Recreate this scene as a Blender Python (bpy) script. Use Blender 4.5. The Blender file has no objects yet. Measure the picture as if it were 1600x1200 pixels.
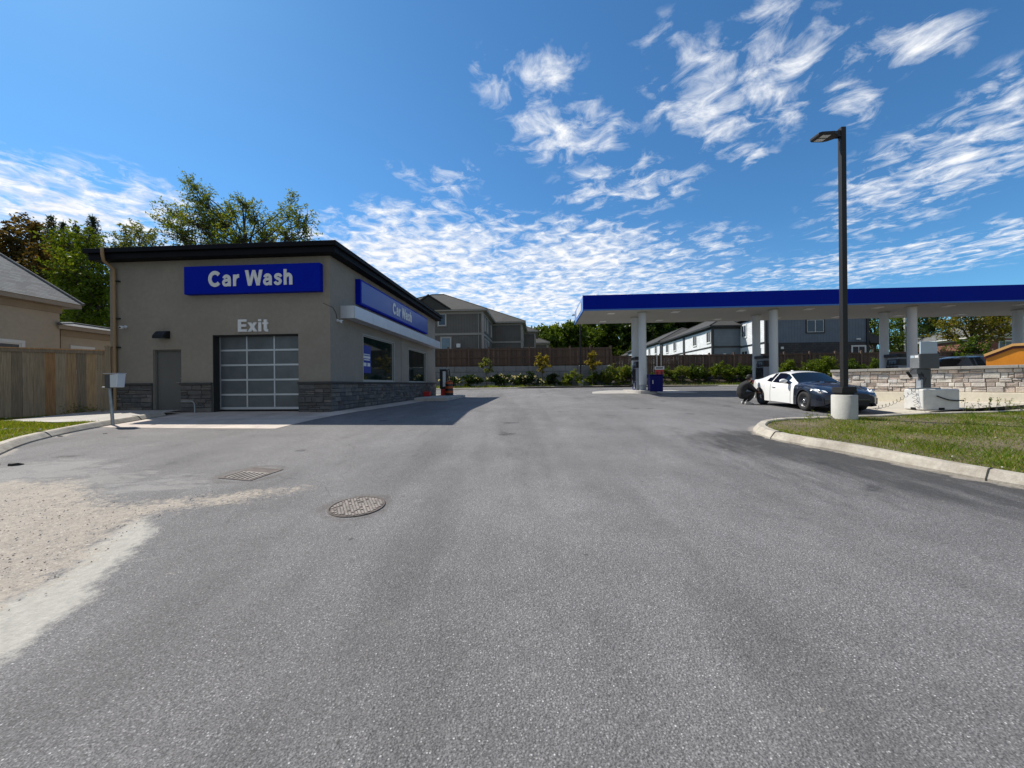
import bpy, bmesh, math, random
import numpy as np
from mathutils import Vector, Matrix
SC = bpy.context.scene
COL = SC.collection
PI = math.pi
A = math.radians(3.8)                 # the lot is turned 3.8 degrees from the camera's axis
EX = Vector((math.cos(A), -math.sin(A), 0)); EN = Vector((math.sin(A), math.cos(A), 0))
rnd = random.Random(7)

# ------------------------------------------------------------------ terrain
PL = ([-60,-2,0,2,4,8,13,25,30,34,40,60,400],[0,0,0,.02,.12,.37,.62,.68,.92,1.12,1.2,1.25,1.25])
PR = ([-60,-2,0,2,4,8,13,16,19,21,25,30,34,40,60,400],[0,0,0,.02,.12,.37,.585,.64,.80,.90,1.0,1.08,1.13,1.2,1.25,1.25])
def g(X, Y):
    t = min(1., max(0., (X+2)/8)); t = t*t*(3-2*t)
    return float(np.interp(Y,*PL))*(1-t) + float(np.interp(Y,*PR))*t
def at(px, py, Y, R=.009):
    """the point of the place that the photograph shows at (px, py), Y metres ahead"""
    a=(px-800)/600; b=(600-py)/600
    return Vector(((a*math.cos(R)+b*math.sin(R))*Y, Y, 1.5+(-a*math.sin(R)+b*math.cos(R))*Y))

# ------------------------------------------------------------------ materials
class NT:
    def __init__(s, nt): s.nt=nt; s.n=nt.nodes; s.l=nt.links
    def new(s, t, **kw):
        n=s.n.new(t)
        for k,v in kw.items(): setattr(n,k,v)
        return n
    def put(s, sock, v):
        if hasattr(v,'is_output') or isinstance(v,bpy.types.NodeSocket): s.l.new(v,sock)
        else: sock.default_value=v
    def math(s, op, a, b=None, c=None, clamp=False):
        n=s.new('ShaderNodeMath', operation=op, use_clamp=clamp)
        s.put(n.inputs[0],a)
        if b is not None: s.put(n.inputs[1],b)
        if c is not None: s.put(n.inputs[2],c)
        return n.outputs[0]
    def mix(s, f, a, b, bt='MIX'):
        n=s.new('ShaderNodeMix', data_type='RGBA', blend_type=bt)
        s.put(n.inputs[0],f); s.put(n.inputs[6],a if not isinstance(a,tuple) else (*a[:3],1)); s.put(n.inputs[7],b if not isinstance(b,tuple) else (*b[:3],1))
        return n.outputs[2]
    def noise(s, vec, scale, detail=4, rough=.55, dist=0):
        n=s.new('ShaderNodeTexNoise'); n.inputs['Scale'].default_value=scale; n.inputs['Detail'].default_value=detail
        n.inputs['Roughness'].default_value=rough; n.inputs['Distortion'].default_value=dist
        if vec is not None: s.l.new(vec,n.inputs['Vector'])
        return n.outputs['Fac']
    def voro(s, vec, scale, feat='F1', out='Distance'):
        n=s.new('ShaderNodeTexVoronoi', feature=feat); n.inputs['Scale'].default_value=scale
        if vec is not None: s.l.new(vec,n.inputs['Vector'])
        return n.outputs[out]
    def ramp(s, f, stops):
        n=s.new('ShaderNodeValToRGB'); s.l.new(f,n.inputs[0]); cr=n.color_ramp
        while len(cr.elements)<len(stops): cr.elements.new(.5)
        for e,(p,c) in zip(cr.elements,stops):
            e.position=p; e.color=(c,c,c,1) if not isinstance(c,tuple) else (*c[:3],1)
        return n.outputs[0]
    def map(s, f, a, b, c=0., d=1.):
        n=s.new('ShaderNodeMapRange'); n.clamp=True
        s.put(n.inputs[0],f)
        for i,v in enumerate((a,b,c,d)): s.put(n.inputs[i+1],v)
        return n.outputs[0]
    def objco(s): return s.new('ShaderNodeTexCoord').outputs['Object']
    def pos(s): return s.new('ShaderNodeNewGeometry').outputs['Position']
    def scalevec(s, vec, sc):
        n=s.new('ShaderNodeMapping'); n.inputs['Scale'].default_value=sc; s.l.new(vec,n.inputs['Vector']); return n.outputs[0]
def newmat(name):
    m=bpy.data.materials.new(name); m.use_nodes=True; t=NT(m.node_tree); b=t.n['Principled BSDF']; return m,t,b
MATS={}
def mat(name, base, rough=.7, var=.12, vscale=3., bump=0., bscale=40., metal=0., spec=.5, col=False, stretch=None, fine=0., coat=0., dirt=None):
    m,t,b=newmat(name)
    co=t.objco()
    if stretch: co=t.scalevec(co,stretch)
    n=t.noise(co,vscale,5)
    f=t.map(n,.3,.7,1-var,1+var)
    if fine:
        f=t.math('MULTIPLY',f,t.map(t.noise(co,vscale*12,3),.3,.7,1-fine,1+fine))
    c=(*base,1)
    if col:
        a=t.new('ShaderNodeVertexColor'); a.layer_name='Col'; c=t.mix(1.,a.outputs[0],c,'MULTIPLY')
    r=t.new('ShaderNodeVectorMath',operation='SCALE'); t.put(r.inputs[0],c if not isinstance(c,tuple) else c[:3]); t.l.new(f,r.inputs['Scale'])
    cc=r.outputs[0]
    if dirt:
        dn=t.map(t.noise(t.objco(),dirt[1],6,.65),.45,.75,0,dirt[2]); cc=t.mix(dn,cc,dirt[0])
    t.l.new(cc,b.inputs['Base Color'])
    b.inputs['Roughness'].default_value=rough; b.inputs['Metallic'].default_value=metal
    b.inputs['Specular IOR Level'].default_value=spec; b.inputs['Coat Weight'].default_value=coat; b.inputs['Coat Roughness'].default_value=.04
    if bump:
        bp=t.new('ShaderNodeBump'); bp.inputs['Strength'].default_value=bump; bp.inputs['Distance'].default_value=.02
        t.l.new(t.noise(co,bscale,5,.6),bp.inputs['Height']); t.l.new(bp.outputs[0],b.inputs['Normal'])
    MATS[name]=m; return m
def leafmat(name, c1, c2, c3=None):
    m,t,b=newmat(name)
    gnode=t.new('ShaderNodeNewGeometry'); rr=gnode.outputs['Random Per Island']
    big=t.noise(t.objco(),.9,3)
    f=t.math('ADD',t.math('MULTIPLY',rr,.6),t.map(big,.35,.65,0,.4),clamp=True)
    c=t.mix(f,c1,c2)
    if c3: c=t.mix(t.map(rr,.86,.9),c,c3)
    d=t.new('ShaderNodeBsdfDiffuse'); tr=t.new('ShaderNodeBsdfTranslucent'); gl=t.new('ShaderNodeBsdfGlossy'); gl.inputs['Roughness'].default_value=.35
    t.l.new(c,d.inputs['Color'])
    ct=t.mix(1.,c,(1.5,1.35,.55),'MULTIPLY'); t.l.new(ct,tr.inputs['Color'])
    mx=t.new('ShaderNodeMixShader'); mx.inputs[0].default_value=.42; t.l.new(d.outputs[0],mx.inputs[1]); t.l.new(tr.outputs[0],mx.inputs[2])
    m2=t.new('ShaderNodeMixShader'); m2.inputs[0].default_value=.012; t.l.new(mx.outputs[0],m2.inputs[1]); t.l.new(gl.outputs[0],m2.inputs[2])
    t.l.new(m2.outputs[0],t.n['Material Output'].inputs['Surface']); t.n.remove(b)
    MATS[name]=m; return m
def glassmat(name, base, rough=.03, spec=.6):
    m,t,b=newmat(name); n=t.noise(t.objco(),1.3,2)
    t.l.new(t.mix(n,tuple(x*.6 for x in base),tuple(x*1.4 for x in base)),b.inputs['Base Color'])
    b.inputs['Roughness'].default_value=rough; b.inputs['Specular IOR Level'].default_value=spec
    bp=t.new('ShaderNodeBump'); bp.inputs['Strength'].default_value=.02; t.l.new(t.noise(t.objco(),.7,2),bp.inputs['Height']); t.l.new(bp.outputs[0],b.inputs['Normal'])
    MATS[name]=m; return m

mat('stucco_taupe',(.285,.25,.208),.9,.08,.6,.35,120,fine=.06,dirt=((.22,.192,.16),.7,.55))
mat('stucco_cream',(.47,.40,.31),.9,.08,.7,.4,90,fine=.05)
mat('black_metal',(.010,.011,.013),.5,.15,2,spec=.25)
mat('fascia_black',(.006,.006,.008),.6,.2,2,spec=.12)
mat('bronze_paint',(.022,.021,.021),.5,.12,2,spec=.3)
mat('sign_blue',(.0005,.013,.35),.5,.06,1.2,spec=.06)
mat('letter_white',(.72,.72,.72),.5,.05,2)
mat('aluminium',(.55,.57,.60),.38,.06,2,metal=.55)
mat('panel_silver',(.58,.61,.66),.4,.05,1.5,metal=.3)
mat('door_grey',(.125,.122,.115),.5,.06,2)
mat('garage_panel',(.10,.115,.125),.22,.18,2.2)
mat('window_frame',(.40,.40,.38),.4,.05,2)
mat('reveal_dark',(.02,.02,.02),.8,.2,2)
mat('pipe_tan',(.33,.21,.10),.6,.1,3)
mat('concrete',(.42,.40,.37),.85,.12,1.3,.25,70,fine=.07,dirt=((.22,.20,.17),2.5,.5))
mat('concrete_kerb',(.44,.40,.335),.85,.14,1.6,.4,60,fine=.12,dirt=((.22,.18,.135),4.,.7))
mat('concrete_white',(.50,.49,.45),.85,.1,2,.3,50,fine=.06,dirt=((.40,.38,.34),3.,.4))
mat('block_concrete',(.64,.63,.60),.85,.1,2,.3,50,fine=.06,dirt=((.42,.40,.36),3.,.4))
mat('apron_concrete',(.54,.47,.41),.85,.12,1.1,.2,80,fine=.08,dirt=((.2,.17,.15),1.6,.5))
mat('pad_concrete',(.46,.42,.35),.85,.12,.8,.2,80,fine=.08,dirt=((.3,.26,.2),1.2,.5))
mat('footing_concrete',(.74,.67,.53),.85,.08,1.2,.2,60,fine=.05)
mat('retaining_block',(.24,.25,.255),.9,.18,.8,.4,30,fine=.1)
mat('stone_pale',(1,1,1),.9,.2,5,.9,22,col=True,fine=.14)
mat('stone_dark',(1,1,1),.9,.2,5,.8,22,col=True,fine=.14)
mat('mortar',(.30,.28,.25),.95,.1,6,.5,60)
mat('mortar_dark',(.07,.068,.066),.95,.1,6,.5,60)
mat('stone_cap',(.36,.34,.31),.9,.14,3,.4,40,fine=.1)
mat('cap_dark',(.06,.058,.056),.9,.14,3,.4,40)
mat('wood',(1,1,1),.85,.28,3.5,.4,14,col=True,stretch=(9,9,.55),fine=.12)

mat('shingle_dark',(.055,.053,.050),.95,.15,1.2,.7,20,fine=.2)
mat('trim_white',(.72,.72,.70),.6,.05,2)
mat('trim_tan',(.34,.27,.20),.7,.08,2)
mat('trim_greige',(.33,.31,.28),.7,.06,2)
mat('trim_dark',(.025,.027,.03),.6,.1,2)
mat('pole_white',(.75,.74,.70),.5,.05,2)
mat('canopy_blue',(.0005,.012,.28),.5,.05,.6,spec=.06)
mat('canopy_blue_sunlit',(.10,.24,.62),.3,.05,.6)  # paler copy of the fascia blue: sunlight on the end put into the colour
mat('sign_sheet',(.012,.06,.33),.3,.05,.6,spec=.4)
mat('blue_edge',(.03,.14,.48),.35,.05,.6)
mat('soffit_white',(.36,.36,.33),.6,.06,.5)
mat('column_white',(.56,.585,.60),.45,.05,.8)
mat('pump_grey',(.30,.33,.37),.4,.08,2)
mat('pump_black',(.014,.015,.02),.4,.2,3)
mat('pump_blue',(.002,.004,.10),.5,.1,2,spec=.15)
mat('red_paint',(.42,.02,.018),.45,.12,2)
mat('rubber',(.018,.018,.018),.8,.2,6)
mat('car_white',(.80,.80,.78),.22,.02,1,coat=.6)
mat('car_navy',(.008,.011,.022),.25,.1,1,coat=.6)
mat('car_grey',(.03,.034,.042),.25,.1,1,coat=.6)
mat('car_under',(.010,.010,.011),.8,.1,2)
mat('steel_rim',(.09,.09,.095),.35,.2,6,metal=.7)
mat('chrome',(.75,.75,.76),.18,.04,2,metal=1)
mat('lens_clear',(.75,.78,.80),.08,.08,8,spec=.9)
mat('lens_red',(.25,.01,.012),.1,.1,8,spec=.8)
mat('orange_paint',(.68,.24,.012),.5,.12,1.4,fine=.05)
mat('orange_pale',(.72,.40,.13),.5,.1,1.4)
mat('trim_oxblood',(.09,.014,.01),.5,.1,2)
mat('barrel_orange',(.40,.075,.012),.5,.1,3)
mat('galvanised',(.30,.32,.33),.45,.2,5,metal=.5)
mat('box_grey',(.085,.087,.092),.4,.12,3,metal=.3)
mat('box_steel',(.30,.30,.30),.35,.15,3,metal=.5)
mat('panel_pale',(.42,.50,.58),.4,.05,2)
mat('plastic_white',(.62,.66,.70),.45,.05,2)
mat('rust_iron',(.11,.088,.078),.8,.35,9,.5,60,fine=.2)
mat('iron_pale',(.25,.19,.155),.8,.35,14,.5,60,fine=.25)
mat('iron_worn',(.31,.275,.245),.8,.35,14,.5,60,fine=.25)
mat('hole_black',(.003,.003,.003),.9,.1,2)
mat('cloth_black',(.016,.016,.017),.9,.25,8,.5,60)
mat('skin',(.40,.22,.15),.55,.08,8)
mat('hair_black',(.008,.007,.006),.7,.3,20)
mat('shoe_grey',(.38,.37,.35),.8,.15,10)
mat('bark',(.05,.040,.030),.9,.3,6,.8,20,stretch=(6,6,.8))
mat('bark_grey',(.09,.08,.07),.9,.3,6,.8,20,stretch=(6,6,.8))
mat('brick_red',(.24,.07,.05),.9,.2,3,.4,30,fine=.15)
mat('roof_red',(.30,.10,.075),.85,.15,2,.3,30)
mat('mulch',(.040,.030,.022),.95,.35,2.5,.8,20,fine=.25)
mat('soil',(.13,.10,.06),.95,.35,1.5,.8,20,fine=.2)
mat('room_wall',(.05,.055,.052),.9,.2,.8)
mat('grate_back',(.02,.015,.014),.9,.2,4)
mat('flower_white',(.75,.73,.62),.8,.1,3)
mat('flower_yellow',(.65,.45,.03),.8,.1,3)
mat('debris_black',(.02,.018,.016),.8,.3,9)
mat('poster_blue',(.01,.03,.28),.5,.06,2)
glassmat('glass_dark',(.012,.022,.020))
glassmat('glass_car',(.006,.008,.011),.04,.5)
glassmat('glass_house',(.03,.05,.075),.06,.7)
glassmat('glass_pale',(.16,.21,.26),.1,.6)
leafmat('leaf_green',(.035,.07,.009),(.10,.145,.02))
leafmat('leaf_bright',(.06,.11,.010),(.15,.19,.020))
leafmat('leaf_olive',(.08,.125,.016),(.21,.27,.05),(.24,.22,.05))
leafmat('leaf_red',(.052,.036,.012),(.125,.090,.024),(.15,.085,.03))
leafmat('leaf_dark',(.016,.034,.009),(.042,.07,.015))
leafmat('leaf_conifer',(.022,.036,.02),(.05,.07,.034))
leafmat('leaf_yellow',(.14,.14,.02),(.30,.23,.05))
leafmat('leaf_pale',(.10,.13,.03),(.20,.22,.08))
leafmat('leaf_maple',(.10,.115,.014),(.24,.22,.035),(.22,.15,.03))
leafmat('leaf_blossom',(.45,.42,.30),(.7,.66,.5))
leafmat('tuft_blade',(.06,.13,.010),(.14,.22,.03))
leafmat('grass_blade',(.085,.15,.010),(.22,.28,.035),(.36,.30,.11))

def sidingmat(name, base, vert=True, pitch=.3, axis=0):
    """board siding: fine joints along one axis (built from the object's own coordinates)"""
    m,t,b=newmat(name); co=t.objco(); s=t.new('ShaderNodeSeparateXYZ'); t.l.new(co,s.inputs[0])
    if vert: v=t.math('ADD',s.outputs[0],s.outputs[1])
    else: v=s.outputs[2]
    fr=t.math('FRACT',t.math('DIVIDE',v,pitch)); gap=t.math('LESS_THAN',fr,.09)
    n=t.map(t.noise(co,1.2,4),.3,.7,.9,1.1)
    f=t.math('MULTIPLY',n,t.math('SUBTRACT',1.,t.math('MULTIPLY',gap,.35)))
    r=t.new('ShaderNodeVectorMath',operation='SCALE'); r.inputs[0].default_value=base; t.l.new(f,r.inputs['Scale']); t.l.new(r.outputs[0],b.inputs['Base Color'])
    b.inputs['Roughness'].default_value=.75
    bp=t.new('ShaderNodeBump'); bp.inputs['Strength'].default_value=.5; bp.inputs['Distance'].default_value=.02; bp.invert=True
    t.l.new(gap,bp.inputs['Height']); t.l.new(bp.outputs[0],b.inputs['Normal']); MATS[name]=m; return m
sidingmat('siding_grey',(.135,.126,.116),True,.3)
sidingmat('siding_white',(.74,.76,.78),False,.2)
sidingmat('siding_blue',(.135,.17,.215),True,.3)
sidingmat('siding_bluegrey',(.15,.185,.225),False,.2)
def brickmat(name,c1,c2,mort,sc):
    m,t,b=newmat(name); co=t.objco(); s=t.new('ShaderNodeSeparateXYZ'); t.l.new(co,s.inputs[0])
    cb=t.new('ShaderNodeCombineXYZ'); t.l.new(t.math('ADD',s.outputs[0],s.outputs[1]),cb.inputs[0]); t.l.new(s.outputs[2],cb.inputs[1])
    br=t.new('ShaderNodeTexBrick'); br.inputs['Scale'].default_value=sc; t.l.new(cb.outputs[0],br.inputs['Vector'])
    br.inputs['Color1'].default_value=(*c1,1); br.inputs['Color2'].default_value=(*c2,1); br.inputs['Mortar'].default_value=(*mort,1)
    t.l.new(br.outputs[0],b.inputs['Base Color']); b.inputs['Roughness'].default_value=.9; MATS[name]=m
brickmat('stone_house_dark',(.045,.045,.05),(.075,.07,.07),(.03,.03,.03),1.1)
brickmat('brick_house',(.25,.07,.05),(.17,.05,.04),(.25,.2,.17),4.)

def shinglemat(name,c1,c2,course=.14):
    m,t,b=newmat(name); co=t.objco(); s=t.new('ShaderNodeSeparateXYZ'); t.l.new(co,s.inputs[0])
    k=t.math('DIVIDE',s.outputs[2],course*.55); row=t.math('FLOOR',k); fr=t.math('FRACT',k)
    a=t.math('ADD',t.math('ADD',s.outputs[0],s.outputs[1]),t.math('MULTIPLY',t.math('SINE',t.math('MULTIPLY',row,12.9)),3.))
    cb=t.new('ShaderNodeCombineXYZ'); t.l.new(t.math('FLOOR',t.math('DIVIDE',a,.32)),cb.inputs[0]); t.l.new(row,cb.inputs[1])
    wn=t.new('ShaderNodeTexWhiteNoise',noise_dimensions='2D'); t.l.new(cb.outputs[0],wn.inputs['Vector'])
    c=t.mix(wn.outputs['Value'],c1,c2); gap=t.map(fr,.0,.22,.45,1.)
    c=t.mix(1.,c,t.mix(gap,(.0,.0,.0),(1.,1.,1.)),'MULTIPLY'); c=t.mix(t.map(t.noise(co,40,3),.4,.7,0,.35),c,tuple(x*1.5 for x in c2))
    t.l.new(c,b.inputs['Base Color']); b.inputs['Roughness'].default_value=.95
    bp=t.new('ShaderNodeBump'); bp.inputs['Strength'].default_value=.8; bp.inputs['Distance'].default_value=.02; t.l.new(gap,bp.inputs['Height']); t.l.new(bp.outputs[0],b.inputs['Normal']); MATS[name]=m
shinglemat('shingle',(.075,.077,.08),(.155,.16,.16))

# ------------------------------------------------------------------ mesh builder
class MB:
    def __init__(s): s.v=[]; s.f=[]; s.m=[]; s.c=[]; s.sm=[]
    def add(s, vs, fs, m=0, col=None, smooth=False, T=None):
        o=len(s.v)
        for p in vs:
            p=Vector(p); s.v.append(tuple(T@p if T is not None else p))
        for f in fs: s.f.append([o+i for i in f]); s.m.append(m); s.c.append(col or (1,1,1)); s.sm.append(smooth)
    def hexa(s, p, m=0, col=None, T=None):
        s.add(p,[(0,3,2,1),(4,5,6,7),(0,1,5,4),(1,2,6,5),(2,3,7,6),(3,0,4,7)],m,col,False,T)
    def box(s,x0,x1,y0,y1,z0,z1,m=0,col=None,T=None):
        s.hexa([(x0,y0,z0),(x1,y0,z0),(x1,y1,z0),(x0,y1,z0),(x0,y0,z1),(x1,y0,z1),(x1,y1,z1),(x0,y1,z1)],m,col,T)
    def cbox(s,c,sz,m=0,col=None,rz=0):
        T=Matrix.Translation(c)@Matrix.Rotation(rz,4,'Z'); a,b,d=[k/2 for k in sz]; s.box(-a,a,-b,b,-d,d,m,col,T)
    def quad(s,*p,m=0,col=None): s.add(p,[tuple(range(len(p)))],m,col)
    def prism(s, pts, d0, d1, axis='y', m=0, col=None, T=None):
        """polygon pts (a,b) pushed from d0 to d1 along the axis: y -> (a,d,b), x -> (d,a,b), z -> (a,b,d)"""
        k={'y':lambda a,b,d:(a,d,b),'x':lambda a,b,d:(d,a,b),'z':lambda a,b,d:(a,b,d)}[axis]
        n=len(pts); vs=[k(a,b,d0) for a,b in pts]+[k(a,b,d1) for a,b in pts]
        fs=[tuple(range(n)),tuple(range(2*n-1,n-1,-1))]+[(i,i+n,(i+1)%n+n,(i+1)%n) for i in range(n)]
        s.add(vs,fs,m,col,False,T)
    def tube(s, path, r, n=8, m=0, col=None, caps=True):
        path=[Vector(p) for p in path]; R=r if isinstance(r,(list,tuple)) else [r]*len(path); vs=[]; fs=[]; prev=None
        for i,p in enumerate(path):
            d=(path[min(i+1,len(path)-1)]-path[max(i-1,0)]).normalized()
            if prev is None:
                a=d.orthogonal().normalized()
            else:
                a=(prev-d*prev.dot(d)); a=a.normalized() if a.length>1e-6 else d.orthogonal().normalized()
            prev=a; b=d.cross(a)
            for k in range(n):
                t=2*PI*k/n; vs.append(p+(a*math.cos(t)+b*math.sin(t))*R[i])
        for i in range(len(path)-1):
            for k in range(n): fs.append((i*n+k,i*n+(k+1)%n,(i+1)*n+(k+1)%n,(i+1)*n+k))
        s.add(vs,fs,m,col,True)
        if caps: s.add(vs[:n],[tuple(range(n-1,-1,-1))],m,col); s.add(vs[-n:],[tuple(range(n))],m,col)
    def cyl(s,c,r,z0,z1,n=24,r2=None,m=0,col=None,axis='z'):
        k={'z':(0,0,1),'y':(0,1,0),'x':(1,0,0)}[axis]; k=Vector(k); c=Vector(c)
        s.tube([c+k*z0,c+k*z1],[r,r2 if r2 is not None else r],n,m,col)
    def lathe(s,prof,n=24,m=0,T=None,smooth=True):
        vs=[];fs=[]
        for r,z in prof:
            for k in range(n): t=2*PI*k/n; vs.append((r*math.cos(t),r*math.sin(t),z))
        for i in range(len(prof)-1):
            for k in range(n): fs.append((i*n+k,i*n+(k+1)%n,(i+1)*n+(k+1)%n,(i+1)*n+k))
        s.add(vs,fs,m,None,smooth,T)
    def build(s,name,mats,parent=None,loc=None,rz=0,bevel=0,smooth=None,kind=None):
        me=bpy.data.meshes.new(name); me.from_pydata(s.v,[],s.f)
        ms=mats if isinstance(mats,(list,tuple)) else [mats]
        for k in ms: me.materials.append(MATS[k] if isinstance(k,str) else k)
        me.polygons.foreach_set('material_index',s.m); me.polygons.foreach_set('use_smooth',s.sm)
        if any(c!=(1,1,1) for c in s.c):
            at_=me.color_attributes.new('Col','FLOAT_COLOR','CORNER'); d=[]
            for f,c in zip(s.f,s.c): d.extend([*c,1.]*len(f))
            at_.data.foreach_set('color',d)
        me.validate(); me.update()
        if bevel:
            bm=bmesh.new(); bm.from_mesh(me); bmesh.ops.remove_doubles(bm,verts=bm.verts,dist=1e-5)
            bmesh.ops.bevel(bm,geom=[e for e in bm.edges if len(e.link_faces)==2 and e.calc_face_angle(0)>.6],offset=bevel,segments=2,affect='EDGES',profile=.5,clamp_overlap=True)
            bm.to_mesh(me); bm.free()
        if smooth is not None:
            me.polygons.foreach_set('use_smooth',[True]*len(me.polygons)); me.set_sharp_from_angle(angle=math.radians(smooth))
        o=bpy.data.objects.new(name,me); COL.objects.link(o)
        if parent is not None: o.parent=parent
        if loc is not None: o.location=loc
        if rz: o.rotation_euler.z=rz
        if kind: o['kind']=kind
        return o
def tag(o,label,cat,group=None):
    o['label']=label; o['category']=cat
    if group: o['group']=group
    return o
def thing(name,label,cat,loc=(0,0,0),rz=0,group=None):
    o=bpy.data.objects.new(name,None); COL.objects.link(o); o.empty_display_size=.3
    o.location=loc; o.rotation_euler=(0,0,rz); return tag(o,label,cat,group)
def dup(root,loc,rz=None,label=None):
    r=root.copy(); COL.objects.link(r); r.location=loc
    if rz is not None: r.rotation_euler.z=rz
    if label: r['label']=label
    def kids(a,b):
        for ch in list(a.children):
            c=ch.copy(); COL.objects.link(c); c.parent=b; kids(ch,c)
    kids(root,r); return r
def smoothline(pts,step=.25):
    """Catmull-Rom through the points"""
    P=[Vector((*p,0)) for p in pts]; P=[P[0]*2-P[1]]+P+[P[-1]*2-P[-2]]; out=[]
    for i in range(1,len(P)-2):
        n=max(1,int((P[i+1]-P[i]).length/step))
        for k in range(n):
            t=k/n; a,b,c,d=P[i-1:i+3]
            out.append(.5*((2*b)+(c-a)*t+(2*a-5*b+4*c-d)*t*t+(3*b-3*c+d-a)*t**3))
    out.append(P[-2]); return [(p.x,p.y) for p in out]
def arc(cx,cy,rx,ry,a0,a1,n=14): return [(cx+rx*math.cos(math.radians(a0+(a1-a0)*k/n)),cy+ry*math.sin(math.radians(a0+(a1-a0)*k/n))) for k in range(n+1)]
GLY={ # strokes: ('p', centre line, width) or ('q', four corners); cap height 1
 'C':(.98,[('p',arc(.48,.5,.375,.40,40,320,24),.215)]),
 'a':(.74,[('p',[(.54,0),(.54,.46)]+arc(.335,.46,.205,.20,0,165,12)[1:],.185),('p',[(.52,.415),(.36,.40)]+arc(.27,.235,.165,.155,90,270,12)+[(.36,.09),(.50,.16)],.165)]),
 'r':(.53,[('q',[(.05,0),(.255,0),(.255,.74),(.05,.74)]),('p',arc(.46,.36,.30,.29,178,86,10),.20)]),
 'W':(1.28,[('q',[(.0,1),(.235,1),(.44,0),(.22,0)]),('q',[(.22,0.001),(.44,0.001),(.745,1),(.535,1)]),('q',[(.535,1),(.745,1),(1.05,0),(.83,0)]),('q',[(.83,.001),(1.05,.001),(1.275,1),(1.04,1)])]),
 's':(.66,[('p',smoothline([(.545,.525),(.46,.635),(.32,.66),(.18,.62),(.15,.53),(.24,.44),(.40,.37),(.495,.27),(.46,.145),(.32,.085),(.17,.115),(.10,.225)],.04),.17)]),
 'h':(.72,[('q',[(.05,0),(.255,0),(.255,1),(.05,1)]),('p',arc(.37,.44,.185,.215,160,0,12)+[(.555,0)],.205)]),
 'E':(.76,[('q',[(.06,0),(.29,0),(.29,1),(.06,1)]),('q',[(.20,.81),(.70,.81),(.70,1),(.20,1)]),('q',[(.20,.41),(.66,.41),(.66,.595),(.20,.595)]),('q',[(.20,0),(.72,0),(.72,.195),(.20,.195)])]),
 'x':(.70,[('q',[(.0,.74),(.25,.74),(.70,0),(.45,0)]),('q',[(.0,0),(.24,0),(.69,.74),(.45,.74)])]),
 'i':(.32,[('q',[(.06,0),(.265,0),(.265,.74),(.06,.74)]),('q',[(.06,.82),(.265,.82),(.265,1),(.06,1)])]),
 't':(.46,[('p',[(.22,.96),(.22,.20)]+arc(.335,.21,.115,.125,180,275,8)+[(.42,.085)],.20),('q',[(.02,.585),(.42,.585),(.42,.74),(.02,.74)])]),
 ' ':(.34,[])}
def text_mesh(name,body,height,mat_,width=None,thick=.02,bold=.0,parent=None,space=1.):
    """raised lettering in the local xz-plane facing -y, lower left corner at the origin; each stroke stands a hair prouder than the last"""
    mb=MB(); x=0; tot=sum(GLY[c][0]+.03 for c in body)-.03; sx=width/tot if width else height; e=0
    for ch in body:
        w,st=GLY[ch]
        for kind,*r_ in st:
            e=(e+.0006)%.004
            if kind=='q': pls=[r_[0]]
            else:
                L=r_[0]; h=r_[1]*.56; n=len(L); l=[];rr=[]
                for i in range(n):
                    a_=L[max(i-1,0)]; b_=L[min(i+1,n-1)]; d=Vector((b_[0]-a_[0],b_[1]-a_[1])).normalized(); l.append((L[i][0]-d.y*h,L[i][1]+d.x*h)); rr.append((L[i][0]+d.y*h,L[i][1]-d.x*h))
                pls=[[rr[i],rr[i+1],l[i+1],l[i]] for i in range(n-1)]
            for q in pls: mb.prism([((x+a_)*sx,b_*height) for a_,b_ in q],-thick-e,-e*.1,'y')
        x+=w+.03
    o=mb.build(name,mat_,parent); bm=bmesh.new(); bm.from_mesh(o.data); bmesh.ops.remove_doubles(bm,verts=bm.verts,dist=1e-5); bmesh.ops.recalc_face_normals(bm,faces=bm.faces[:]); bm.to_mesh(o.data); bm.free(); return o
def sheet(name,poly,zf,mat_,step=.5,kind='structure'):
    """a flat polygon cut along a grid and laid over the terrain; zf(x,y) gives its height"""
    bm=bmesh.new(); vs=[bm.verts.new((x,y,0)) for x,y in poly]; bm.faces.new(vs)
    bmesh.ops.triangulate(bm,faces=bm.faces[:])
    xs=[p[0] for p in poly]; ys=[p[1] for p in poly]
    for k in range(math.ceil(min(ys)/step),math.floor(max(ys)/step)+1):
        bmesh.ops.bisect_plane(bm,geom=bm.verts[:]+bm.edges[:]+bm.faces[:],plane_co=(0,k*step,0),plane_no=(0,1,0))
    for k in range(math.ceil(min(xs)/step),math.floor(max(xs)/step)+1):
        bmesh.ops.bisect_plane(bm,geom=bm.verts[:]+bm.edges[:]+bm.faces[:],plane_co=(k*step,0,0),plane_no=(1,0,0))
    for v in bm.verts: v.co.z=zf(v.co.x,v.co.y)
    bmesh.ops.recalc_face_normals(bm,faces=bm.faces[:])
    if sum(f.normal.z for f in bm.faces)<0: bmesh.ops.reverse_faces(bm,faces=bm.faces[:])
    me=bpy.data.meshes.new(name); bm.to_mesh(me); bm.free(); me.materials.append(MATS[mat_] if isinstance(mat_,str) else mat_)
    o=bpy.data.objects.new(name,me); COL.objects.link(o)
    if kind: o['kind']=kind
    return o
def inpoly(x,y,poly):
    c=False; n=len(poly)
    for i in range(n):
        x1,y1=poly[i]; x2,y2=poly[i-1]
        if (y1>y)!=(y2>y) and x<(x2-x1)*(y-y1)/(y2-y1)+x1: c=not c
    return c
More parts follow.
